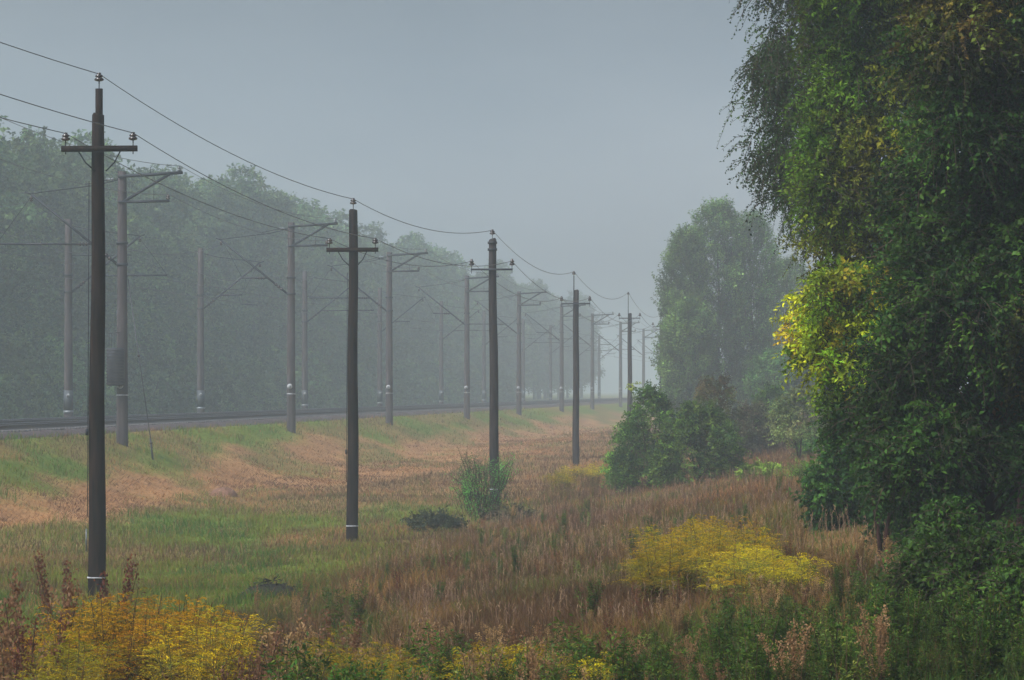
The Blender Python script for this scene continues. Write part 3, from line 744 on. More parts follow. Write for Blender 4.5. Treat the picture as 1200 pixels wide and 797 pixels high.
bush(965, 500, 60, 130, 306, 'dull green bush half hidden behind the yellow-leaved tree', gcols, ncl=180)
bush(905, 455, 60, 160, 313, 'green bush between the brownish bush and the pale small tree', np.array(gcols) * 1.1, ncl=160)
bush(988, 525, 44, 100, 307, 'small bush of pinkish dry seed heads beside the dark trees', [(.33, .2, .15), (.25, .15, .1), (.1, .1, .05)], ncl=60, leafL=.06)
bush(565, 552, 56, 107, 308, 'small feathery green shrub growing at the foot of the third pole', [(.055, .17, .025), (.085, .21, .03), (.035, .11, .018)], name='shrub', cat='shrub', ncl=75, up=2.6, tw=.62, leafL=.10, leafW=.024, jit=.5, prof=[(0, .5), (.3, .85), (.7, 1), (1, .7)])
bush(510, 604, 62, 101, 309, 'low dark shrub lying left of the feathery shrub', [(.035, .05, .025), (.05, .06, .03)], name='shrub', cat='shrub', ncl=60, tw=.25, leafL=.06)
bush(600, 598, 66, 104, 310, 'low brownish green shrub right of the feathery shrub', [(.07, .06, .03), (.09, .075, .035)], name='shrub', cat='shrub', ncl=60, tw=.25, leafL=.06)
bush(893, 546, 60, 108, 314, 'low bright yellow-green patch of leaves in front of the brownish bush', [(.20, .27, .03), (.15, .22, .025)], ncl=80, tw=.2, leafL=.06)
bush(965, 556, 70, 92, 315, 'upright yellow-green stand of stems below the pale small tree', [(.10, .16, .02), (.14, .19, .02), (.07, .11, .015)], ncl=110, tw=.35, up=1.4, jit=.3, leafL=.08, leafW=.02)
bush(741, 452, 12, 122, 311, 'thin bright yellow-green sprig standing left of the round bush', [(.25, .27, .04), (.2, .24, .04)], name='sapling', cat='sapling', ncl=16, tw=.18, leafL=.07)

# ------------------------------------------------------------------ the big trees on the right
bcols = [(.020, .045, .012), (.030, .060, .014), (.045, .085, .016)]
def birch():
    r = np.random.default_rng(401); D = 62; b = shift_ground(985, D)
    pts = []
    # hanging tresses: start points along arching boughs
    lobes = [(930, -60, 60), (925, 10, 55), (905, 62, 40), (896, 90, 34), (912, 120, 46), (905, 160, 52), (925, 170, 50), (960, 60, 60), (980, 0, 60), (1010, 90, 60), (950, 200, 45), (930, 230, 36), (990, 200, 60), (1010, -80, 80), (960, -120, 70), (900, 200, 40), (955, 255, 34)]
    for (x, yv, w) in lobes:
        for k in range(27):
            p = at(x + 14 + r.normal(0, w * .40), yv + r.normal(0, w * .35), D) ; p[1] = D + r.normal(0, .7); pts.append(p - b)
    top = crown_points(r, 170, 7.5, 13.5, 1.9, ROUND); 
    C = np.concatenate([np.array(pts), top])
    o = make_tree('birch', b, 13.5, 2, 3, ROUND, 0, 401, bcols, None, ntw=6, nl=15, tw=.40, leafL=.052, leafW=.036, up=-.25, droop=.75, jit=.55, trunk_r=.14, limb_n=90, clvar=.25, outw=.45, cpts=C, limb_r=.3)
    tag(o, 'dark weeping birch with drooping twigs against the sky at the top', 'birch'); return o
birch()
ycols = [(.055, .15, .010), (.09, .20, .012), (.13, .235, .014), (.035, .10, .010)]
def pts_px(r, blobs, D, per, dy=.8):
    out = []
    for (x, yv, rx, ry) in blobs:
        n = int(per * rx * ry / 1600)
        dv = unit(r.normal(0, 1, (n, 3)) + [-.15, -.2, .35]); yo = r.normal(0, dy * .6)
        for d in dv:
            q = .55 + .5 * r.random(); p = at(x + d[0] * rx * q, yv - d[2] * ry * q, D); p[1] = D + yo + d[1] * rx / F * D * q; out.append(np.concatenate([p, d]))
    return np.array(out)
def mid_tree():
    r = np.random.default_rng(411); D = 53; b = shift_ground(1062, D)
    blobs = [(1010, 20, 60, 60), (1000, 90, 55, 50), (1060, 110, 60, 60), (985, 160, 45, 45), (1030, 200, 60, 55), (980, 235, 40, 45), (1080, 250, 60, 60), (1000, 290, 50, 40), (1100, 30, 60, 60), (1110, 180, 60, 60),
             (1060, 330, 60, 40), (1040, -60, 80, 60), (1060, 390, 50, 50), (965, 190, 26, 40)]
    C = pts_px(r, blobs, D, 42); OO = C[:, 3:]; C = C[:, :3] - b
    hi = lobed(r, 8, 24, 7.5, 12.5, 1.7, ROUND, .8); C = np.concatenate([C, hi[0]]); OO = np.concatenate([OO, hi[1]])
    def tf(C): return np.clip(sst(fbm(C[:, 0] * 1.3 + 5, C[:, 2] * 1.0, 61, 2), .46, .62), 0, 1) * .9
    o = make_tree('ash_tree', b, 12.5, 1.6, 1, ROUND, 0, 411, ycols, None, ntw=6, nl=16, tw=.42, leafL=.075, leafW=.034, up=.1, droop=.55, jit=.75, trunk_r=.13, limb_n=60, clvar=.25, cpts=(C, OO),
                  tipcols=[(.20, .23, .012), (.16, .22, .014), (.24, .22, .015)], tipfn=tf)
    tag(o, 'tall bright green tree with yellowing patches, right of the birch', 'tree')
mid_tree()
def yellow_tree():
    r = np.random.default_rng(421); D = 47; b = shift_ground(1034, D)
    blobs = [(945, 350, 30, 22), (975, 340, 34, 26), (935, 378, 26, 22), (970, 380, 40, 30), (1010, 350, 34, 32), (950, 415, 34, 24), (925, 425, 14, 9), (1000, 400, 40, 34), (975, 450, 34, 28), (1015, 450, 36, 40), (990, 495, 34, 34), (1030, 500, 36, 40), (1010, 530, 26, 22)]
    C = pts_px(r, [(x_ + 20, y_, a_, b_) for x_, y_, a_, b_ in blobs], D, 50, .5); OO = C[:, 3:]; C = C[:, :3] - b
    def tf(C):
        z = C[:, 2] + b[2]; x = C[:, 0] + b[0]
        up_ = sst(z, E + (HY - 475) / F * D, E + (HY - 405) / F * D) * (1 - sst(x, (1015 - 600) / F * D, (1095 - 600) / F * D))
        return np.clip(up_ * (0.30 + 1.1 * r.random(len(C))), 0, 1)
    o = make_tree('young_maple', b, 4, 1.2, 1, ROUND, 0, 421, [(.045, .10, .012), (.07, .13, .014), (.03, .07, .012)], None, ntw=6, nl=14, tw=.30, leafL=.072, leafW=.034, up=.05, droop=.5, jit=.75, trunk_r=.05, limb_n=40, clvar=.25, cpts=(C, OO),
                  tipcols=[(.36, .37, .012), (.28, .33, .012), (.42, .36, .015), (.42, .24, .02), (.20, .30, .012)], tipfn=tf, stems=2)
    tag(o, 'small maple with yellow and orange leaves leaning out left of the dark trees', 'maple')
yellow_tree()
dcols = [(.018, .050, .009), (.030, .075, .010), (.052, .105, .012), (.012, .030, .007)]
def dark_tree():
    r = np.random.default_rng(431); D = 41; b = shift_ground(1160, D)
    blobs = [(1120, 60, 60, 60), (1180, 60, 70, 70), (1140, 150, 60, 60), (1200, 180, 70, 80), (1110, 240, 50, 60), (1160, 280, 70, 60), (1090, 330, 50, 50), (1140, 370, 70, 60), (1200, 330, 60, 70), (1080, 420, 60, 50), (1140, 440, 70, 40),
             (1200, 440, 60, 50), (1060, 490, 50, 40), (1095, 520, 45, 40), (1215, 530, 40, 40), (1060, 550, 50, 40), (1090, 575, 40, 30), (1240, 250, 60, 160), (1240, 480, 50, 80), (1160, -60, 120, 70)]
    C = pts_px(r, blobs, D, 38, 1.0); OO = C[:, 3:]; C = C[:, :3] - b
    hi = lobed(r, 7, 22, 6.8, 10.5, 1.8, ROUND, .8); C = np.concatenate([C, hi[0]]); OO = np.concatenate([OO, hi[1]])
    def tf(C):
        z = C[:, 2] + b[2]; x = C[:, 0] + b[0]; zz = (z - E) / D * F
        a = sst(zz, 340, 420) * (1 - sst(zz, 470, 520)) * sst(fbm(x * 2, z * 1.5, 66, 2), .35, .6) * .8
        c = sst(x / D * F, 560, 590) * (1 - sst(np.abs(zz - 50), 50, 75)) * .9
        return np.clip(a + c, 0, 1)
    o = make_tree('dark_tree', b, 10.5, 1.8, 1, ROUND, 0, 431, dcols, None, ntw=6, nl=14, tw=.38, leafL=.065, leafW=.036, up=.1, droop=.4, jit=.8, trunk_r=.10, limb_n=70, clvar=.3, cpts=(C, OO),
                  tipcols=[(.15, .13, .015), (.19, .12, .02), (.10, .12, .015), (.17, .08, .02)], tipfn=tf)
    tag(o, 'large dark green tree on the right edge with a dark reddish trunk', 'tree')
    o = make_tree('slender_tree', shift_ground(1198, 43), 7, .9, 2.2, ROUND, 90, 433, dcols, None, ntw=5, nl=9, tw=.35, leafL=.085, leafW=.05, trunk_r=.075, limb_n=20, clvar=.3)
    tag(o, 'slender dark-stemmed tree beside the large dark tree at the right edge', 'tree')
dark_tree()
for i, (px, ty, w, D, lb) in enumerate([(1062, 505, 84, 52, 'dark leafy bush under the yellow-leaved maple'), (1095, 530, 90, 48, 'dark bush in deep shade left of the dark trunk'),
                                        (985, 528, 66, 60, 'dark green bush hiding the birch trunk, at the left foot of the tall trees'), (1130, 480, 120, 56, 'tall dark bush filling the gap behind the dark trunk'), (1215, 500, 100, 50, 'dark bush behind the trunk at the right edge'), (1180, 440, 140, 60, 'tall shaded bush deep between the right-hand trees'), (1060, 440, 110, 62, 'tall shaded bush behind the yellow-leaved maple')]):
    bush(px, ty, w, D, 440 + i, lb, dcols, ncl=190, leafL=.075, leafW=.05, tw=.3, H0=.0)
lcols = [(.04, .09, .012), (.06, .12, .014), (.025, .055, .010)]
for i, (px, ty, w, D, lb) in enumerate([(1110, 598, 80, 33, 'leafy green elder-like bush left of the dark trunk foot'), (1185, 628, 70, 34, 'leafy green bush in front of the dark trunk'), (1150, 640, 110, 30, 'spreading leafy bush low at the right edge'),
                                        (1205, 650, 70, 29, 'leafy bush cut by the right edge of the view'), (1085, 650, 60, 31, 'small leafy bush at the left foot of the spreading bush')]):
    bush(px, ty, w, D, 460 + i, lb, lcols, ncl=190, leafL=.055, leafW=.026, tw=.26, H0=.0, up=.2, droop=.45)

# ------------------------------------------------------------------ grass
def blades(mb, P, h, w, lean, c0, c1):
    N = len(P); a = rng.random(N) * 6.28; s = np.stack([np.cos(a), np.sin(a), 0 * a], 1) * (w / 2)[:, None]
    up = np.array([0, 0, 1.0]); l3 = np.concatenate([lean, np.zeros((N, 1))], 1)
    m = P + up * (h * .55)[:, None] + l3 * (h * .28)[:, None]; t = P + up * (h * (1 - .25 * np.minimum(np.linalg.norm(lean, axis=1), 1.6)))[:, None] + l3 * h[:, None]
    V = np.stack([P - s, P + s, m - s * .7, m + s * .7, t], 1).reshape(-1, 3); B = np.arange(N)[:, None] * 5
    C = np.stack([c0, c0, (c0 + c1) / 2, (c0 + c1) / 2, c1], 1).reshape(-1, 3)
    mb.addx(V, [B + np.array([[0, 1, 3, 2]]), B + np.array([[2, 3, 4]])], C)
def sample(N, D0, D1, p=1.5, px0=-90, px1=1290):
    e = 1 - p; u = rng.random(N); D = (D0 ** e + u * (D1 ** e - D0 ** e)) ** (1 / e)
    x = (px0 + (px1 - px0) * rng.random(N) - 600) / F * D
    return x, D
def make_grass():
    # short green sward + mid dry grass
    x, y = sample(950000, 27, 330, 1.75); xa, ya = sample(170000, 20, 260, 1.6, 1290, 2300); xb, yb = sample(50000, 30, 260, 1.6, -420, -90)
    x = np.concatenate([x, xa, xb]); y = np.concatenate([y, ya, yb])
    g, h, d, l = zones(x, y); t = x - xl(y); r = rng.random(len(x))
    ok = (t > -1.45)
    z = ground_z(x, y); P = np.stack([x, y, z - .02], 1)
    tuft = fbm(x * 1.3, y * .8, 41, 3)
    wide = .005 + y * .00012
    # green
    m = ok & (r < g) & (r < 1); n = m.sum(); k = rng.random((n, 1)); yy = sst(fbm(x[m] / 2.2, y[m] / 5, 12), .42, .62)[:, None]
    c = (C_GREEN * (1 - yy) + C_GREEN2 * yy) * (.75 + .5 * k); c[rng.random(n) < .18] = C_DRY * .8
    hh = (.10 + .20 * sst(tuft[m], .4, .75)) * (.6 + .8 * rng.random(n))
    mb = MB(); blades(mb, P[m], hh, wide[m], rng.normal(0, .45, (n, 2)), c * .85, c * 1.1)
    tag(mb.build('green_grass', M_GRASS), 'short green meadow grass around the two nearest poles', 'grass', kind='stuff')
    # dry tall
    m = ok & (r >= g + h) & (r < g + h + d); tt = t[m]; n = m.sum()
    tall = sst(tt, 14.5, 19)
    k = rng.random((n, 1)); q = sst(fbm(x[m] / 1.7, y[m] / 4, 15), .35, .65)[:, None]
    c = (C_DRY2 * (1 - q) + C_DRY * q) * (.7 + .7 * k)
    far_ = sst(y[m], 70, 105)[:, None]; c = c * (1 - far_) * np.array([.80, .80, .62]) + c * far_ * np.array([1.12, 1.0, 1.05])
    gp = sst(fbm(x[m] / 2.0, y[m] / 9, 88, 4), .45, .56); near = 1 - sst(y[m], 45, 75)
    pp = rng.random(n); gg_ = pp < .10 + .62 * gp * (.62 + .38 * near); c[gg_] = (np.array([.085, .105, .014]) * (.6 + .9 * rng.random((n, 1))))[gg_]
    c[pp > .88] = np.array([.11, .055, .04])
    dk = sst(fbm(x[m] / 1.6, y[m] / 6, 93, 3), .47, .60)[:, None]; c = c * (1 - dk * .7) + dk * .7 * np.array([.085, .045, .022])
    hh = (.10 + .12 * rng.random(n)) * (1 - tall) + tall * (.10 + .32 * rng.random(n) ** 1.6) * (.30 + 1.4 * tuft[m])
    bare = np.exp(-((x[m] - 5.3) / 1.1) ** 2 - ((y[m] - 53) / 9) ** 2); bb = sst(bare, .25, .6)[:, None]; c = c * (1 - bb) + bb * np.array([.34, .20, .075]) * (.7 + .5 * rng.random((n, 1)))
    hh = hh * np.interp(y[m], [50, 110, 200], [1, 1.0, 1.3]) * (1 - .65 * bb[:, 0])
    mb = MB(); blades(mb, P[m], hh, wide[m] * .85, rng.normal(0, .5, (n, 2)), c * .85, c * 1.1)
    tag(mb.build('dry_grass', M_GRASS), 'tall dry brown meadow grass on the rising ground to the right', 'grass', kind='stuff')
    # hay / lying straw on the bank
    x2, y2 = sample(330000, 95, 340, 1.6); g2, h2, d2, l2 = zones(x2, y2); r2 = rng.random(len(x2)); t2 = x2 - xl(y2)
    m = (r2 < h2 * (.55 + .45 * sst(fbm(x2 / 2.5, y2 / 7, 48, 3), .35, .55))) & (t2 > .3); x2 = x2[m]; y2 = y2[m]; n = len(x2)
    hum = fbm(x2 * .7, y2 * .35, 71, 3)
    z2 = ground_z(x2, y2) + .02 + .22 * sst(hum, .5, .8) * rng.random(n)
    ang = 5.0 * (fbm(x2 / 3.0, y2 / 8.0, 44, 3) - .5) + rng.normal(0, .45, n) + np.pi * (rng.random(n) < .5); L = .12 + .34 * rng.random(n)
    k = rng.random((n, 1)); q = sst(fbm(x2 / 1.5, y2 / 5, 17), .35, .62)[:, None]; c = (C_HAY2 * (1 - q) + C_HAY * q) * (.55 + .8 * k); dq = sst(fbm(x2 / 1.3, y2 / 2.6, 58, 3), .52, .66)[:, None]; c = c * (1 - .6 * dq) + .6 * dq * np.array([.09, .045, .03])
    lean = np.stack([np.cos(ang), np.sin(ang)], 1) * 2.2
    mb = MB(); blades(mb, np.stack([x2, y2, z2], 1), L * .42, .006 + y2 * .00013, lean, c * .9, c * 1.1)
    tag(mb.build('mown_straw', M_GRASS), 'dry straw lying on the slope below the railway', 'straw', kind='stuff')
    # lush low growth bottom right
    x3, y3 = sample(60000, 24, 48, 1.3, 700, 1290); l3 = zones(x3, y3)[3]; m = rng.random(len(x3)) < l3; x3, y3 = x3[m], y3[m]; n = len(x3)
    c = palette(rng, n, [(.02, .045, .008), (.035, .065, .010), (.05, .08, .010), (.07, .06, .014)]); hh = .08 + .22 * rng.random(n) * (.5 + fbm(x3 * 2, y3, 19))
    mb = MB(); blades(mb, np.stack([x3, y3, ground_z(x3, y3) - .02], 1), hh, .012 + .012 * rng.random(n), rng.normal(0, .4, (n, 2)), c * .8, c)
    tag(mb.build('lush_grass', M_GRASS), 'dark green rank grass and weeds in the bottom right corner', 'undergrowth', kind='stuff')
    # grass beneath the trees and seed heads
    x4, y4 = sample(22000, 38, 150, 1.4, 420, 1100); t4 = x4 - xl(y4); m = (t4 > 17) & (rng.random(len(x4)) < .9 * sst(fbm(x4 * .8, y4 * .5, 23), .48, .66) * np.interp(y4, [45, 75], [.25, 1])); x4, y4 = x4[m], y4[m]; n = len(x4)
    z4 = ground_z(x4, y4); hh = .22 + .30 * rng.random(n); ln = rng.normal(0, .1, (n, 2)); top = np.stack([x4 + ln[:, 0] * hh, y4 + ln[:, 1] * hh, z4 + hh], 1)
    c = palette(rng, n, [(.27, .16, .10), (.20, .11, .075), (.13, .07, .055)]); mb = MB()
    P3 = np.stack([np.stack([x4, y4, z4], 1), top], 1); V, Q = tubes(P3, np.full((n, 2), .0018) * np.interp(y4, [40, 150], [1, 2.0])[:, None], 3); mb.add(V, Q, np.repeat(c, 6, axis=0))
    for j in range(4):
        leaves(mb, top - np.array([0, 0, .03 * j]), rng.normal(0, .35, (n, 3)) + [0, 0, 1], rng.normal(0, 1, (n, 3)), .055, .005 + y4 * .00010, c)
    tag(mb.build('seed_heads', M_GRASS), 'pale pinkish grass seed heads standing in the dry meadow', 'grass', kind='stuff')
make_grass()

# ------------------------------------------------------------------ goldenrod, docks and leafy weeds
def goldenrod(r, n, rx, ry, H, hvar=.3, bright=.8, dead=.4, leaf_from=.2, p0=.72, dull=.2, amber=1.0):
    """returns three builders: stems, leaves, plumes (local coordinates on flat ground)"""
    st, lf, pl = MB(), MB(), MB()
    a = r.random(n) * 6.28; q = np.sqrt(r.random(n)); bx = np.cos(a) * q * rx; by = np.sin(a) * q * ry
    hh = H * (1 - hvar * r.random(n)) * (1 - .18 * q ** 3); ln = np.stack([bx / rx * .10 + r.normal(0, .07, n), r.normal(0, .07, n)], 1) * H
    f = np.linspace(0, 1, 6)
    P = np.zeros((n, 6, 3)); P[:, :, 0] = bx[:, None] + ln[:, :1] * f ** 2; P[:, :, 1] = by[:, None] + ln[:, 1:] * f ** 2; P[:, :, 2] = hh[:, None] * f
    V, Q = tubes(P, np.tile(np.linspace(.006, .0025, 6), (n, 1)), 4)
    sc = palette(r, n, [(.10, .045, .02), (.14, .07, .025), (.08, .08, .02)]); st.add(V, Q, np.repeat(sc, 24, axis=0))
    # leaves on stems
    m = 46; s = leaf_from + (.86 - leaf_from) * r.random((n, m)); px_ = bx[:, None] + ln[:, :1] * s ** 2; py_ = by[:, None] + ln[:, 1:] * s ** 2; pz_ = hh[:, None] * s
    pos = np.stack([px_, py_, pz_], -1).reshape(-1, 3); th = r.random(n * m) * 6.28
    ax = np.stack([np.cos(th), np.sin(th), r.normal(-.1, .35, n * m)], 1)
    lowbrown = np.clip(1.0 - (s - (p0 - .12)) / .18, 0, 1).ravel() * dead
    green = palette(r, n * m, [(.12, .12, .015), (.07, .09, .014), (.20, .16, .02)]); brown = palette(r, n * m, [(.10, .035, .015), (.16, .07, .02), (.06, .022, .012)])
    ww = (r.random(n * m) < lowbrown * 1.4)[:, None]; c = np.where(ww, brown, green)
    leaves(lf, pos, ax, np.array([0, 0, 1.]) + r.normal(0, .4, pos.shape), .085 * (.6 + .8 * r.random(n * m)), .014, c, curl=.25)
    # plumes: arching branchlets with tiny florets
    nb = 12; nf = 16; k = np.arange(nb) / nb
    s0 = p0 + (.99 - p0) * k; bp = np.stack([bx[:, None] + ln[:, :1] * s0 ** 2, by[:, None] + ln[:, 1:] * s0 ** 2, hh[:, None] * s0], -1)
    th = r.random((n, nb)) * 6.28; bl = (.07 + .23 * (1 - k))[None] * (.7 + .6 * r.random((n, nb))); d = np.stack([np.cos(th), np.sin(th)], -1)
    g = np.linspace(.12, 1, nf)
    fp = np.zeros((n, nb, nf, 3)); fp[..., :2] = bp[:, :, None, :2] + d[:, :, None] * (bl[..., None] * g)[..., None]
    fp[..., 2] = bp[:, :, None, 2] + bl[..., None] * (.75 * g - .55 * g ** 2)[None, None]
    fp = fp.reshape(-1, 3) + r.normal(0, .004, (n * nb * nf, 3)); N = len(fp)
    pc = np.array([1, amber, 1]) * palette(r, n, np.array([(.55, .38, .010), (.46, .35, .010), (.44, .24, .012), (.34, .32, .012), (.20, .22, .012), (.24, .13, .012)]) * bright, [(1 - dull) * .35, (1 - dull) * .3, (1 - dull) * .2, (1 - dull) * .15, dull * .5, dull * .5])
    c = np.repeat(pc, nb * nf, axis=0) * (.7 + .6 * r.random((N, 1)))
    dd_ = np.repeat(np.concatenate([d, np.zeros((n, nb, 1))], -1).reshape(-1, 3), nf, axis=0); gg2 = np.tile(.75 - 1.1 * g, n * nb)[:, None] * np.array([0, 0, 1.])
    leaves(pl, fp, dd_ + gg2 + r.normal(0, .35, (N, 3)), r.normal(0, 1, (N, 3)), .024, .0065, c)
    V, Q = tubes(np.stack([bp, bp + np.concatenate([d * bl[..., None] * .95, (bl * .2)[..., None]], -1)], 2).reshape(-1, 2, 3), np.full((n * nb, 2), .0015), 3); st.add(V, Q, (.16, .14, .03))
    return st, lf, pl
GG = 'goldenrod clumps'
def put_goldenrod(px, ty, D, wpx, n, seed, label, dpth=.8, **kw):
    b = shift_ground(px, D); H = E + (HY - ty) / F * D - b[2]; rx = wpx / 2 / F * D
    st, lf, pl = goldenrod(np.random.default_rng(seed), n, rx, dpth, H, **kw)
    root = empty('goldenrod_clump', b); tag(root, label, 'goldenrod', GG)
    st.build('stems', M_TWIG_V, root); lf.build('leaves', M_LEAF, root); pl.build('flower_plumes', M_FLOWER, root)
M_TWIG_V = leaf_mat('stem_material', .05, .8, .1)
put_goldenrod(165, 686, 30, 205, 210, 501, 'large golden clump in the bottom left corner below the nearest pole', dead=.85, p0=.80, hvar=.26, dull=.08, bright=1.3, amber=.84)
put_goldenrod(235, 705, 29, 80, 55, 502, 'right-hand end of the bottom left golden mass, a little lower', dead=.8, p0=.80, hvar=.3, dull=.15, bright=.95, amber=.84)
put_goldenrod(80, 730, 28.5, 60, 36, 503, 'short golden clump at the left foot of the large one', dead=.85, p0=.82)
put_goldenrod(826, 602, 44, 134, 200, 504, 'bright yellow flowering clump in the middle right of the meadow', dpth=1.6, bright=1.15, dead=.3, hvar=.6, amber=.95, dull=.1)
put_goldenrod(892, 634, 41, 112, 90, 505, 'yellow-green clump joined to the right of the bright yellow one', dpth=1.5, bright=.95, dead=.3, hvar=.65, amber=.95)
put_goldenrod(778, 636, 43, 56, 60, 506, 'yellow clump at the left of the bright yellow one', dpth=1.2, dead=.4, bright=.75, hvar=.5)
put_goldenrod(690, 540, 128, 60, 60, 507, 'small distant yellow patch of flowers right of the fourth pole', dpth=1.5, bright=1.1)
put_goldenrod(655, 548, 120, 34, 26, 508, 'small distant yellow patch just left of the fourth pole foot', dpth=1.0, bright=.8)
put_goldenrod(727, 525, 126, 24, 24, 512, 'dull yellow flowers at the left foot of the green thicket', dpth=.8, bright=.7)
put_goldenrod(450, 748, 29, 70, 24, 509, 'golden plumes among green weeds at the bottom, left of centre', dead=.4)
put_goldenrod(590, 742, 29, 100, 40, 510, 'golden plumes among the weeds at the bottom centre', dead=.3)
put_goldenrod(372, 730, 30, 70, 22, 511, 'sparse brownish golden stems right of the big golden clump', dead=.8, bright=.8)
put_goldenrod(960, 560, 98, 60, 60, 513, 'tall green unopened goldenrod stand in front of the dark trees', dpth=1, bright=.45, dead=.1)
put_goldenrod(695, 762, 27.5, 40, 12, 514, 'few orange-gold flowering stems at the bottom right of centre', dead=.5)

def weed(r, H, n, L, W, cols, stemc=(.09, .06, .03), nst=3, spread=.25, upl=.3, seedhead=None, m=22):
    st, lf = MB(), MB()
    th = r.random(nst) * 6.28; sp = spread * r.random(nst); f = np.linspace(0, 1, 6); hh = H * (.75 + .25 * r.random(nst))
    P = np.zeros((nst, 6, 3)); P[..., 0] = (np.cos(th) * sp)[:, None] * f ** 1.3 + np.cos(th)[:, None] * .03; P[..., 1] = (np.sin(th) * sp)[:, None] * f ** 1.3; P[..., 2] = hh[:, None] * f
    V, Q = tubes(P, np.tile(np.linspace(.008, .003, 6), (nst, 1)), 5); st.add(V, Q, stemc)
    s = .08 + .92 * r.random((nst, m)); s.sort(axis=1)
    pos = np.stack([(np.cos(th) * sp)[:, None] * s ** 1.3 + np.cos(th)[:, None] * .03, (np.sin(th) * sp)[:, None] * s ** 1.3, hh[:, None] * s], -1).reshape(-1, 3)
    t2 = (np.arange(m) * 2.4 + r.random(m))[None] + th[:, None]; t2 = t2.ravel(); N = len(t2)
    ax = np.stack([np.cos(t2), np.sin(t2), r.normal(upl, .3, N)], 1)
    c = palette(r, N, cols) * (.8 + .4 * r.random((N, 1))); sz = (1 - .55 * s.ravel()) * (.7 + .6 * r.random(N))
    leaves(lf, pos, ax, np.array([0, 0, 1.]) + r.normal(0, .3, (N, 3)), L * sz, W * sz, c, fold=.2, curl=.18)
    # small side shoots
    k = 3; p2 = np.repeat(pos, k, axis=0) + r.normal(0, .03, (N * k, 3)); leaves(lf, p2, np.repeat(ax, k, axis=0) + r.normal(0, .6, (N * k, 3)), np.array([0, 0, 1.]) + r.normal(0, .5, (N * k, 3)), L * .45, W * .45, np.repeat(c, k, axis=0))
    if seedhead is not None:
        q = 130; s = .62 + .38 * r.random((nst, q)); pos = np.stack([(np.cos(th) * sp)[:, None] * s ** 1.3, (np.sin(th) * sp)[:, None] * s ** 1.3, hh[:, None] * s * 1.02], -1).reshape(-1, 3)
        pos += r.normal(0, .018, pos.shape) * [1, 1, .6]; leaves(lf, pos, r.normal(0, .5, pos.shape) + [0, 0, 1], r.normal(0, 1, pos.shape), .022, .016, palette(r, len(pos), seedhead))
    return st, lf
WK = {
 'leafy': dict(H=1.0, n=3, L=.11, W=.042, cols=[(.04, .095, .010), (.07, .13, .012), (.025, .055, .009), (.10, .11, .012)], nst=5, m=36),
 'mugwort': dict(H=1.1, n=3, L=.10, W=.035, cols=[(.05, .085, .010), (.085, .12, .012), (.025, .05, .009), (.04, .08, .010)], nst=6, m=54, spread=.3),
 'dock': dict(H=1.15, n=2, L=.12, W=.03, cols=[(.12, .06, .03), (.15, .09, .04)], nst=3, m=10, seedhead=[(.15, .05, .03), (.20, .08, .035), (.10, .035, .025)], spread=.25),
 'dead': dict(H=1.0, n=2, L=.08, W=.014, cols=[(.24, .12, .05), (.17, .08, .04), (.30, .17, .07)], nst=7, m=34, seedhead=[(.22, .11, .05), (.28, .16, .08)], spread=.35),
 'bright': dict(H=.9, n=2, L=.10, W=.04, cols=[(.12, .16, .03), (.09, .13, .025), (.18, .19, .03)], nst=4, m=26),
}
protos = {}
WL = {'leafy': ('leafy_weed', 'broad-leaved dark green weed in the foreground undergrowth', 'weed', 'leafy weeds of the foreground'),
      'mugwort': ('mugwort_plant', 'bushy narrow-leaved green mugwort-like plant in the foreground', 'weed', 'mugwort plants of the foreground'),
      'dock': ('dock_plant', 'reddish brown seeding dock stalks in the meadow grass', 'dock plant', 'seeding dock plants'),
      'dead': ('withered_weed', 'withered orange-brown weed stalks in the foreground', 'withered weed', 'withered weeds of the foreground'),
      'bright': ('young_weed', 'light yellow-green young weed among the dry grass', 'weed', 'light green weeds')}
def put_weed(kind, x, y, s, label=None):
    v = int(rng.integers(3)); k = (kind, v); nm, lb, cat, grp = WL[kind]
    if k not in protos:
        r = np.random.default_rng(600 + len(protos)); st, lf = weed(r, **WK[kind]); root = empty(nm, (0, 0, 0)); st.build('stems', M_TWIG_V, root); lf.build('leaves', M_LEAF, root); protos[k] = root; o = root
    else: o = copy_tree(protos[k])
    o.location = (x, y, float(ground_z(x, y)) - .01); o.scale = (s, s, s * (.9 + .2 * rng.random())); o.rotation_euler = (0, 0, rng.random() * 6.28)
    tag(o, label or lb, cat, grp); return o
def weed_px(kind, px, ty, D, label=None):
    x = (px - 600) / F * D; H = E + (HY - ty) / F * D - float(ground_z(x, D)); put_weed(kind, x, D, H / WK[kind]['H'], label)
weed_px('dock', 72, 618, 45, 'tall reddish brown dock standing left of the nearest pole')
weed_px('dock', 128, 640, 40, 'thin reddish dock close to the left of the nearest pole foot')
weed_px('dead', 40, 690, 30, 'withered orange-brown stalks at the left edge beside the golden clump')
weed_px('dead', 12, 700, 29); weed_px('dock', 60, 700, 29.5, 'dark red-brown seeding stalks at the left of the golden clump'); weed_px('dock', 20, 712, 28.5, 'red-brown seeding stalks in the bottom left corner')
weed_px('leafy', 385, 690, 47, 'small dark leafy plant right of the dark clod in the meadow'); weed_px('leafy', 418, 672, 50, 'lone leafy plant standing below the second pole')
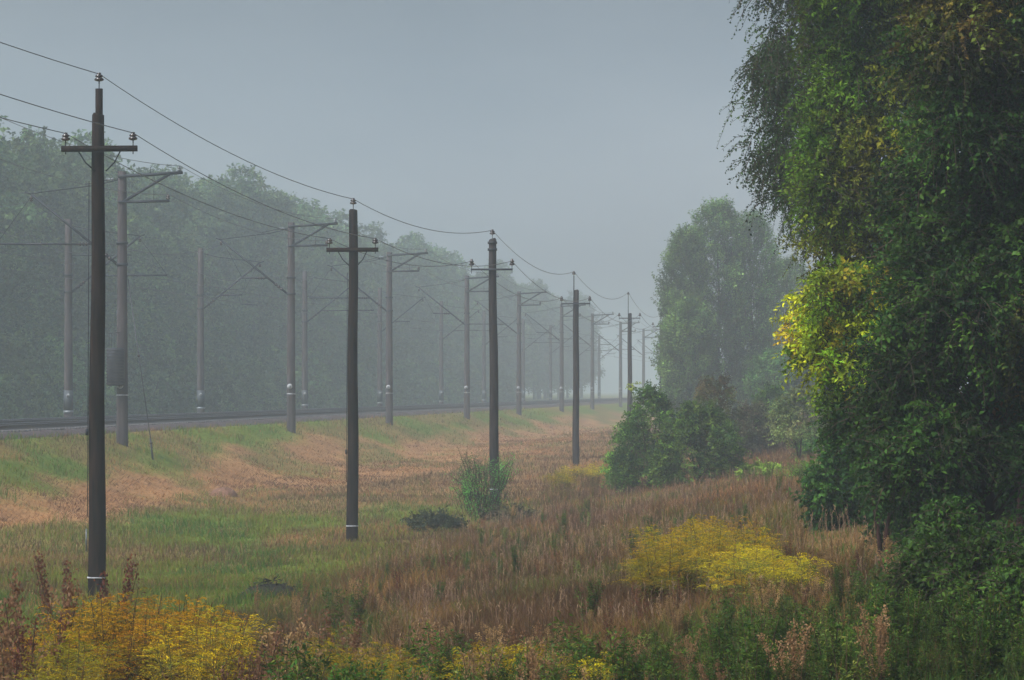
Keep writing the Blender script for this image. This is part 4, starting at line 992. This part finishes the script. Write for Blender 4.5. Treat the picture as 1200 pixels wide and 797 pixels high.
def row_weeds(lst):
    lst = sorted(lst, key=lambda a: a[1]); cnt = {}
    words = ['leftmost', 'second', 'third', 'fourth', 'fifth', 'sixth', 'seventh', 'eighth', 'ninth', 'tenth', 'eleventh', 'twelfth', 'thirteenth', 'fourteenth', 'fifteenth', 'sixteenth', 'seventeenth', 'eighteenth', 'nineteenth', 'twentieth', 'twenty-first', 'twenty-second', 'twenty-third', 'twenty-fourth', 'twenty-fifth', 'twenty-sixth', 'twenty-seventh', 'twenty-eighth', 'twenty-ninth', 'thirtieth', 'thirty-first', 'thirty-second', 'thirty-third', 'thirty-fourth', 'thirty-fifth', 'thirty-sixth', 'thirty-seventh', 'thirty-eighth']
    desc = {'leafy': 'broad-leaved dark green weed', 'mugwort': 'bushy narrow-leaved green plant', 'dead': 'withered orange-brown weed', 'bright': 'light yellow-green weed', 'dock': 'red-brown seeding dock'}
    for a in lst:
        i = cnt.get(a[0], 0); cnt[a[0]] = i + 1; wd = words[min(i, 37)]
        weed_px(*a, label='%s %s from the left in the row along the foreground' % (wd, desc[a[0]]) if i else 'leftmost %s in the row along the foreground' % desc[a[0]])
row_weeds([('leafy', 345, 735, 28), ('leafy', 390, 745, 27), ('leafy', 330, 765, 26.5), ('leafy', 420, 770, 26), ('leafy', 500, 730, 30), ('mugwort', 540, 728, 31), ('mugwort', 520, 745, 29), ('leafy', 478, 768, 26.5),
          ('leafy', 662, 722, 28), ('leafy', 685, 735, 27.5), ('leafy', 650, 750, 27), ('leafy', 745, 752, 27.5), ('leafy', 775, 760, 27), ('mugwort', 725, 762, 27), ('leafy', 800, 770, 26.5), ('mugwort', 700, 775, 26),
          ('mugwort', 850, 700, 32), ('mugwort', 880, 690, 33), ('mugwort', 915, 700, 31), ('leafy', 870, 740, 28), ('mugwort', 940, 720, 29), ('leafy', 905, 755, 27), ('mugwort', 830, 745, 28), ('leafy', 945, 765, 26.5),
          ('mugwort', 985, 660, 36), ('mugwort', 1010, 655, 35), ('mugwort', 1040, 665, 34), ('mugwort', 970, 690, 32), ('mugwort', 1005, 700, 31), ('mugwort', 1050, 700, 31), ('leafy', 1080, 700, 30), ('leafy', 1030, 735, 28), ('mugwort', 1075, 740, 28),
          ('leafy', 1120, 720, 28), ('leafy', 1160, 730, 27), ('mugwort', 1195, 725, 27.5), ('leafy', 1100, 760, 26.5), ('leafy', 1145, 765, 26), ('mugwort', 1185, 765, 26), ('mugwort', 1060, 770, 26), ('leafy', 1000, 765, 26.5), ('mugwort', 970, 745, 28),
          ('dead', 310, 730, 30), ('dead', 330, 745, 29), ('dead', 400, 725, 31), ('dead', 520, 712, 33), ('dead', 620, 728, 31), ('dead', 715, 735, 29), ('dead', 735, 742, 28.5), ('dead', 800, 742, 29), ('dead', 290, 758, 28), ('dead', 560, 760, 28), ('dead', 845, 770, 27),
          ('bright', 640, 745, 28), ('bright', 480, 735, 30), ('bright', 895, 553, 112), ('bright', 908, 553, 110), ('bright', 884, 556, 113), ('bright', 760, 735, 30),
          ('dock', 630, 655, 55), ('dock', 525, 640, 62), ('dock', 760, 690, 38), ('dock', 740, 680, 40), ('dock', 690, 690, 42), ('dock', 470, 660, 55), ('dock', 855, 640, 48), ('dock', 1010, 640, 40),
          ('leafy', 985, 690, 31), ('mugwort', 1020, 680, 33), ('leafy', 1060, 690, 31.5), ('mugwort', 925, 685, 33), ('leafy', 895, 715, 29.5), ('mugwort', 860, 725, 29), ('leafy', 1000, 735, 28), ('mugwort', 1035, 705, 30), ('leafy', 960, 765, 27), ('mugwort', 1110, 745, 27),
          ('leafy', 815, 725, 30), ('mugwort', 775, 735, 29), ('mugwort', 365, 755, 27), ('leafy', 440, 760, 27.5), ('leafy', 560, 765, 27), ('leafy', 610, 765, 27), ('mugwort', 630, 775, 26.5), ('leafy', 1015, 775, 26), ('leafy', 920, 775, 26), ('leafy', 875, 775, 26)])
# uncountable low growth between the single plants: merged stands
def stand(name, label, cat, plants):
    st, lf = MB(), MB(); cache = {}
    for kind, x, y, s in plants:
        v = int(rng.integers(4))
        if (kind, v) not in cache:
            a, b = weed(np.random.default_rng(800 + v + 10 * len(kind)), **WK[kind])
            cache[(kind, v)] = [(np.concatenate(q.V), np.concatenate(q.C), np.concatenate(q.Q)) for q in (a, b)]
        a_ = rng.random() * 6.28; M = np.array([[math.cos(a_), -math.sin(a_), 0], [math.sin(a_), math.cos(a_), 0], [0, 0, 1.]]); z = float(ground_z(x, y))
        hue = .75 + .5 * rng.random()
        for mb, (V, C, Q) in zip((st, lf), cache[(kind, v)]): mb.add(V @ M.T * s + [x, y, z], Q, C * hue)
    o = lf.build(name, M_LEAF); tag(o, label, cat, kind='stuff'); st.build('stems', M_TWIG_V, o)
pl_ = []
for i in range(420):
    D = 26 + 13 * rng.random() ** 1.3; px = 270 + 1000 * rng.random(); x = (px - 600) / F * D
    if x - xl(D) < 20.5: continue
    ty = np.interp(px, [270, 420, 600, 800, 950, 1080, 1200], [752, 742, 736, 722, 682, 670, 660]) + 95 * rng.random() ** .8
    H = E + (HY - ty) / F * D - float(ground_z(x, D))
    if H < .12: continue
    w = np.interp(px, [300, 800, 950], [.45, .25, .03])
    k = 'dead' if rng.random() < w * .55 else ['leafy', 'mugwort', 'mugwort', 'leafy', 'bright'][int(rng.integers(5))]
    if k == 'bright' and rng.random() < .6: k = 'mugwort'
    pl_.append((k, x, D, min(H, .95) / WK[k]['H']))
stand('undergrowth', 'dark green leafy undergrowth along the bottom of the view', 'undergrowth', pl_)
pl_ = []
for i in range(900):
    x, y = sample(1, 34, 105, 1.6, 250, 1090); x = float(x[0]); y = float(y[0])
    if x - xl(y) < 18 or (abs(x - 5.3) < 1.1 and abs(y - 53) < 9) or fbm(np.array([x / 2.]), np.array([y / 6.]), 99)[0] < .42: continue
    pl_.append((['dead', 'dead', 'mugwort', 'mugwort', 'dock', 'dock', 'bright'][int(rng.integers(7))], x, y, .20 + .48 * rng.random() ** 1.4))
stand('meadow_weeds', 'rust brown and olive weeds scattered through the dry meadow', 'weeds', pl_)

# ------------------------------------------------------------------ small things of the meadow
def clod(px, py, D, w, h, mat, name, label, cat, seed):
    b = shift_ground(px, D); r = np.random.default_rng(seed); root = empty(name, b); tag(root, label, cat)
    n = 420; a = r.random(n) * 6.28; q = np.sqrt(r.random(n)); P = np.stack([np.cos(a) * q * w / 2, np.sin(a) * q * w / 2, h * (1 - q ** 2) * r.random(n)], 1)
    m = MB(); leaves(m, P, r.normal(0, 1, (n, 3)) * [1, 1, .45], r.normal(0, 1, (n, 3)), .16, .025, mat[0] * (.6 + .8 * r.random((n, 1)))); m.build('stalks', M_GRASS, root)
    m = MB(); k = 14; zz = np.linspace(0, 1, 5)
    add_lathe(m, (0, 0, -.03), [(w * .5 * math.cos(f * 1.5), h * .75 * math.sin(f * 1.57)) for f in zz], k, mat[1]); m.build('mound', M_GRASS, root)
clod(318, 690, 66, 1.2, .38, (np.array([.03, .028, .02]), (.025, .022, .016)), 'weed_heap', 'small dark heap of rotting stalks in the green meadow', 'heap', 701)
clod(262, 576, 126, 1.0, .45, (np.array([.42, .26, .16]), (.30, .17, .10)), 'straw_heap', 'small pinkish heap of straw at the foot of the bank', 'heap', 702)
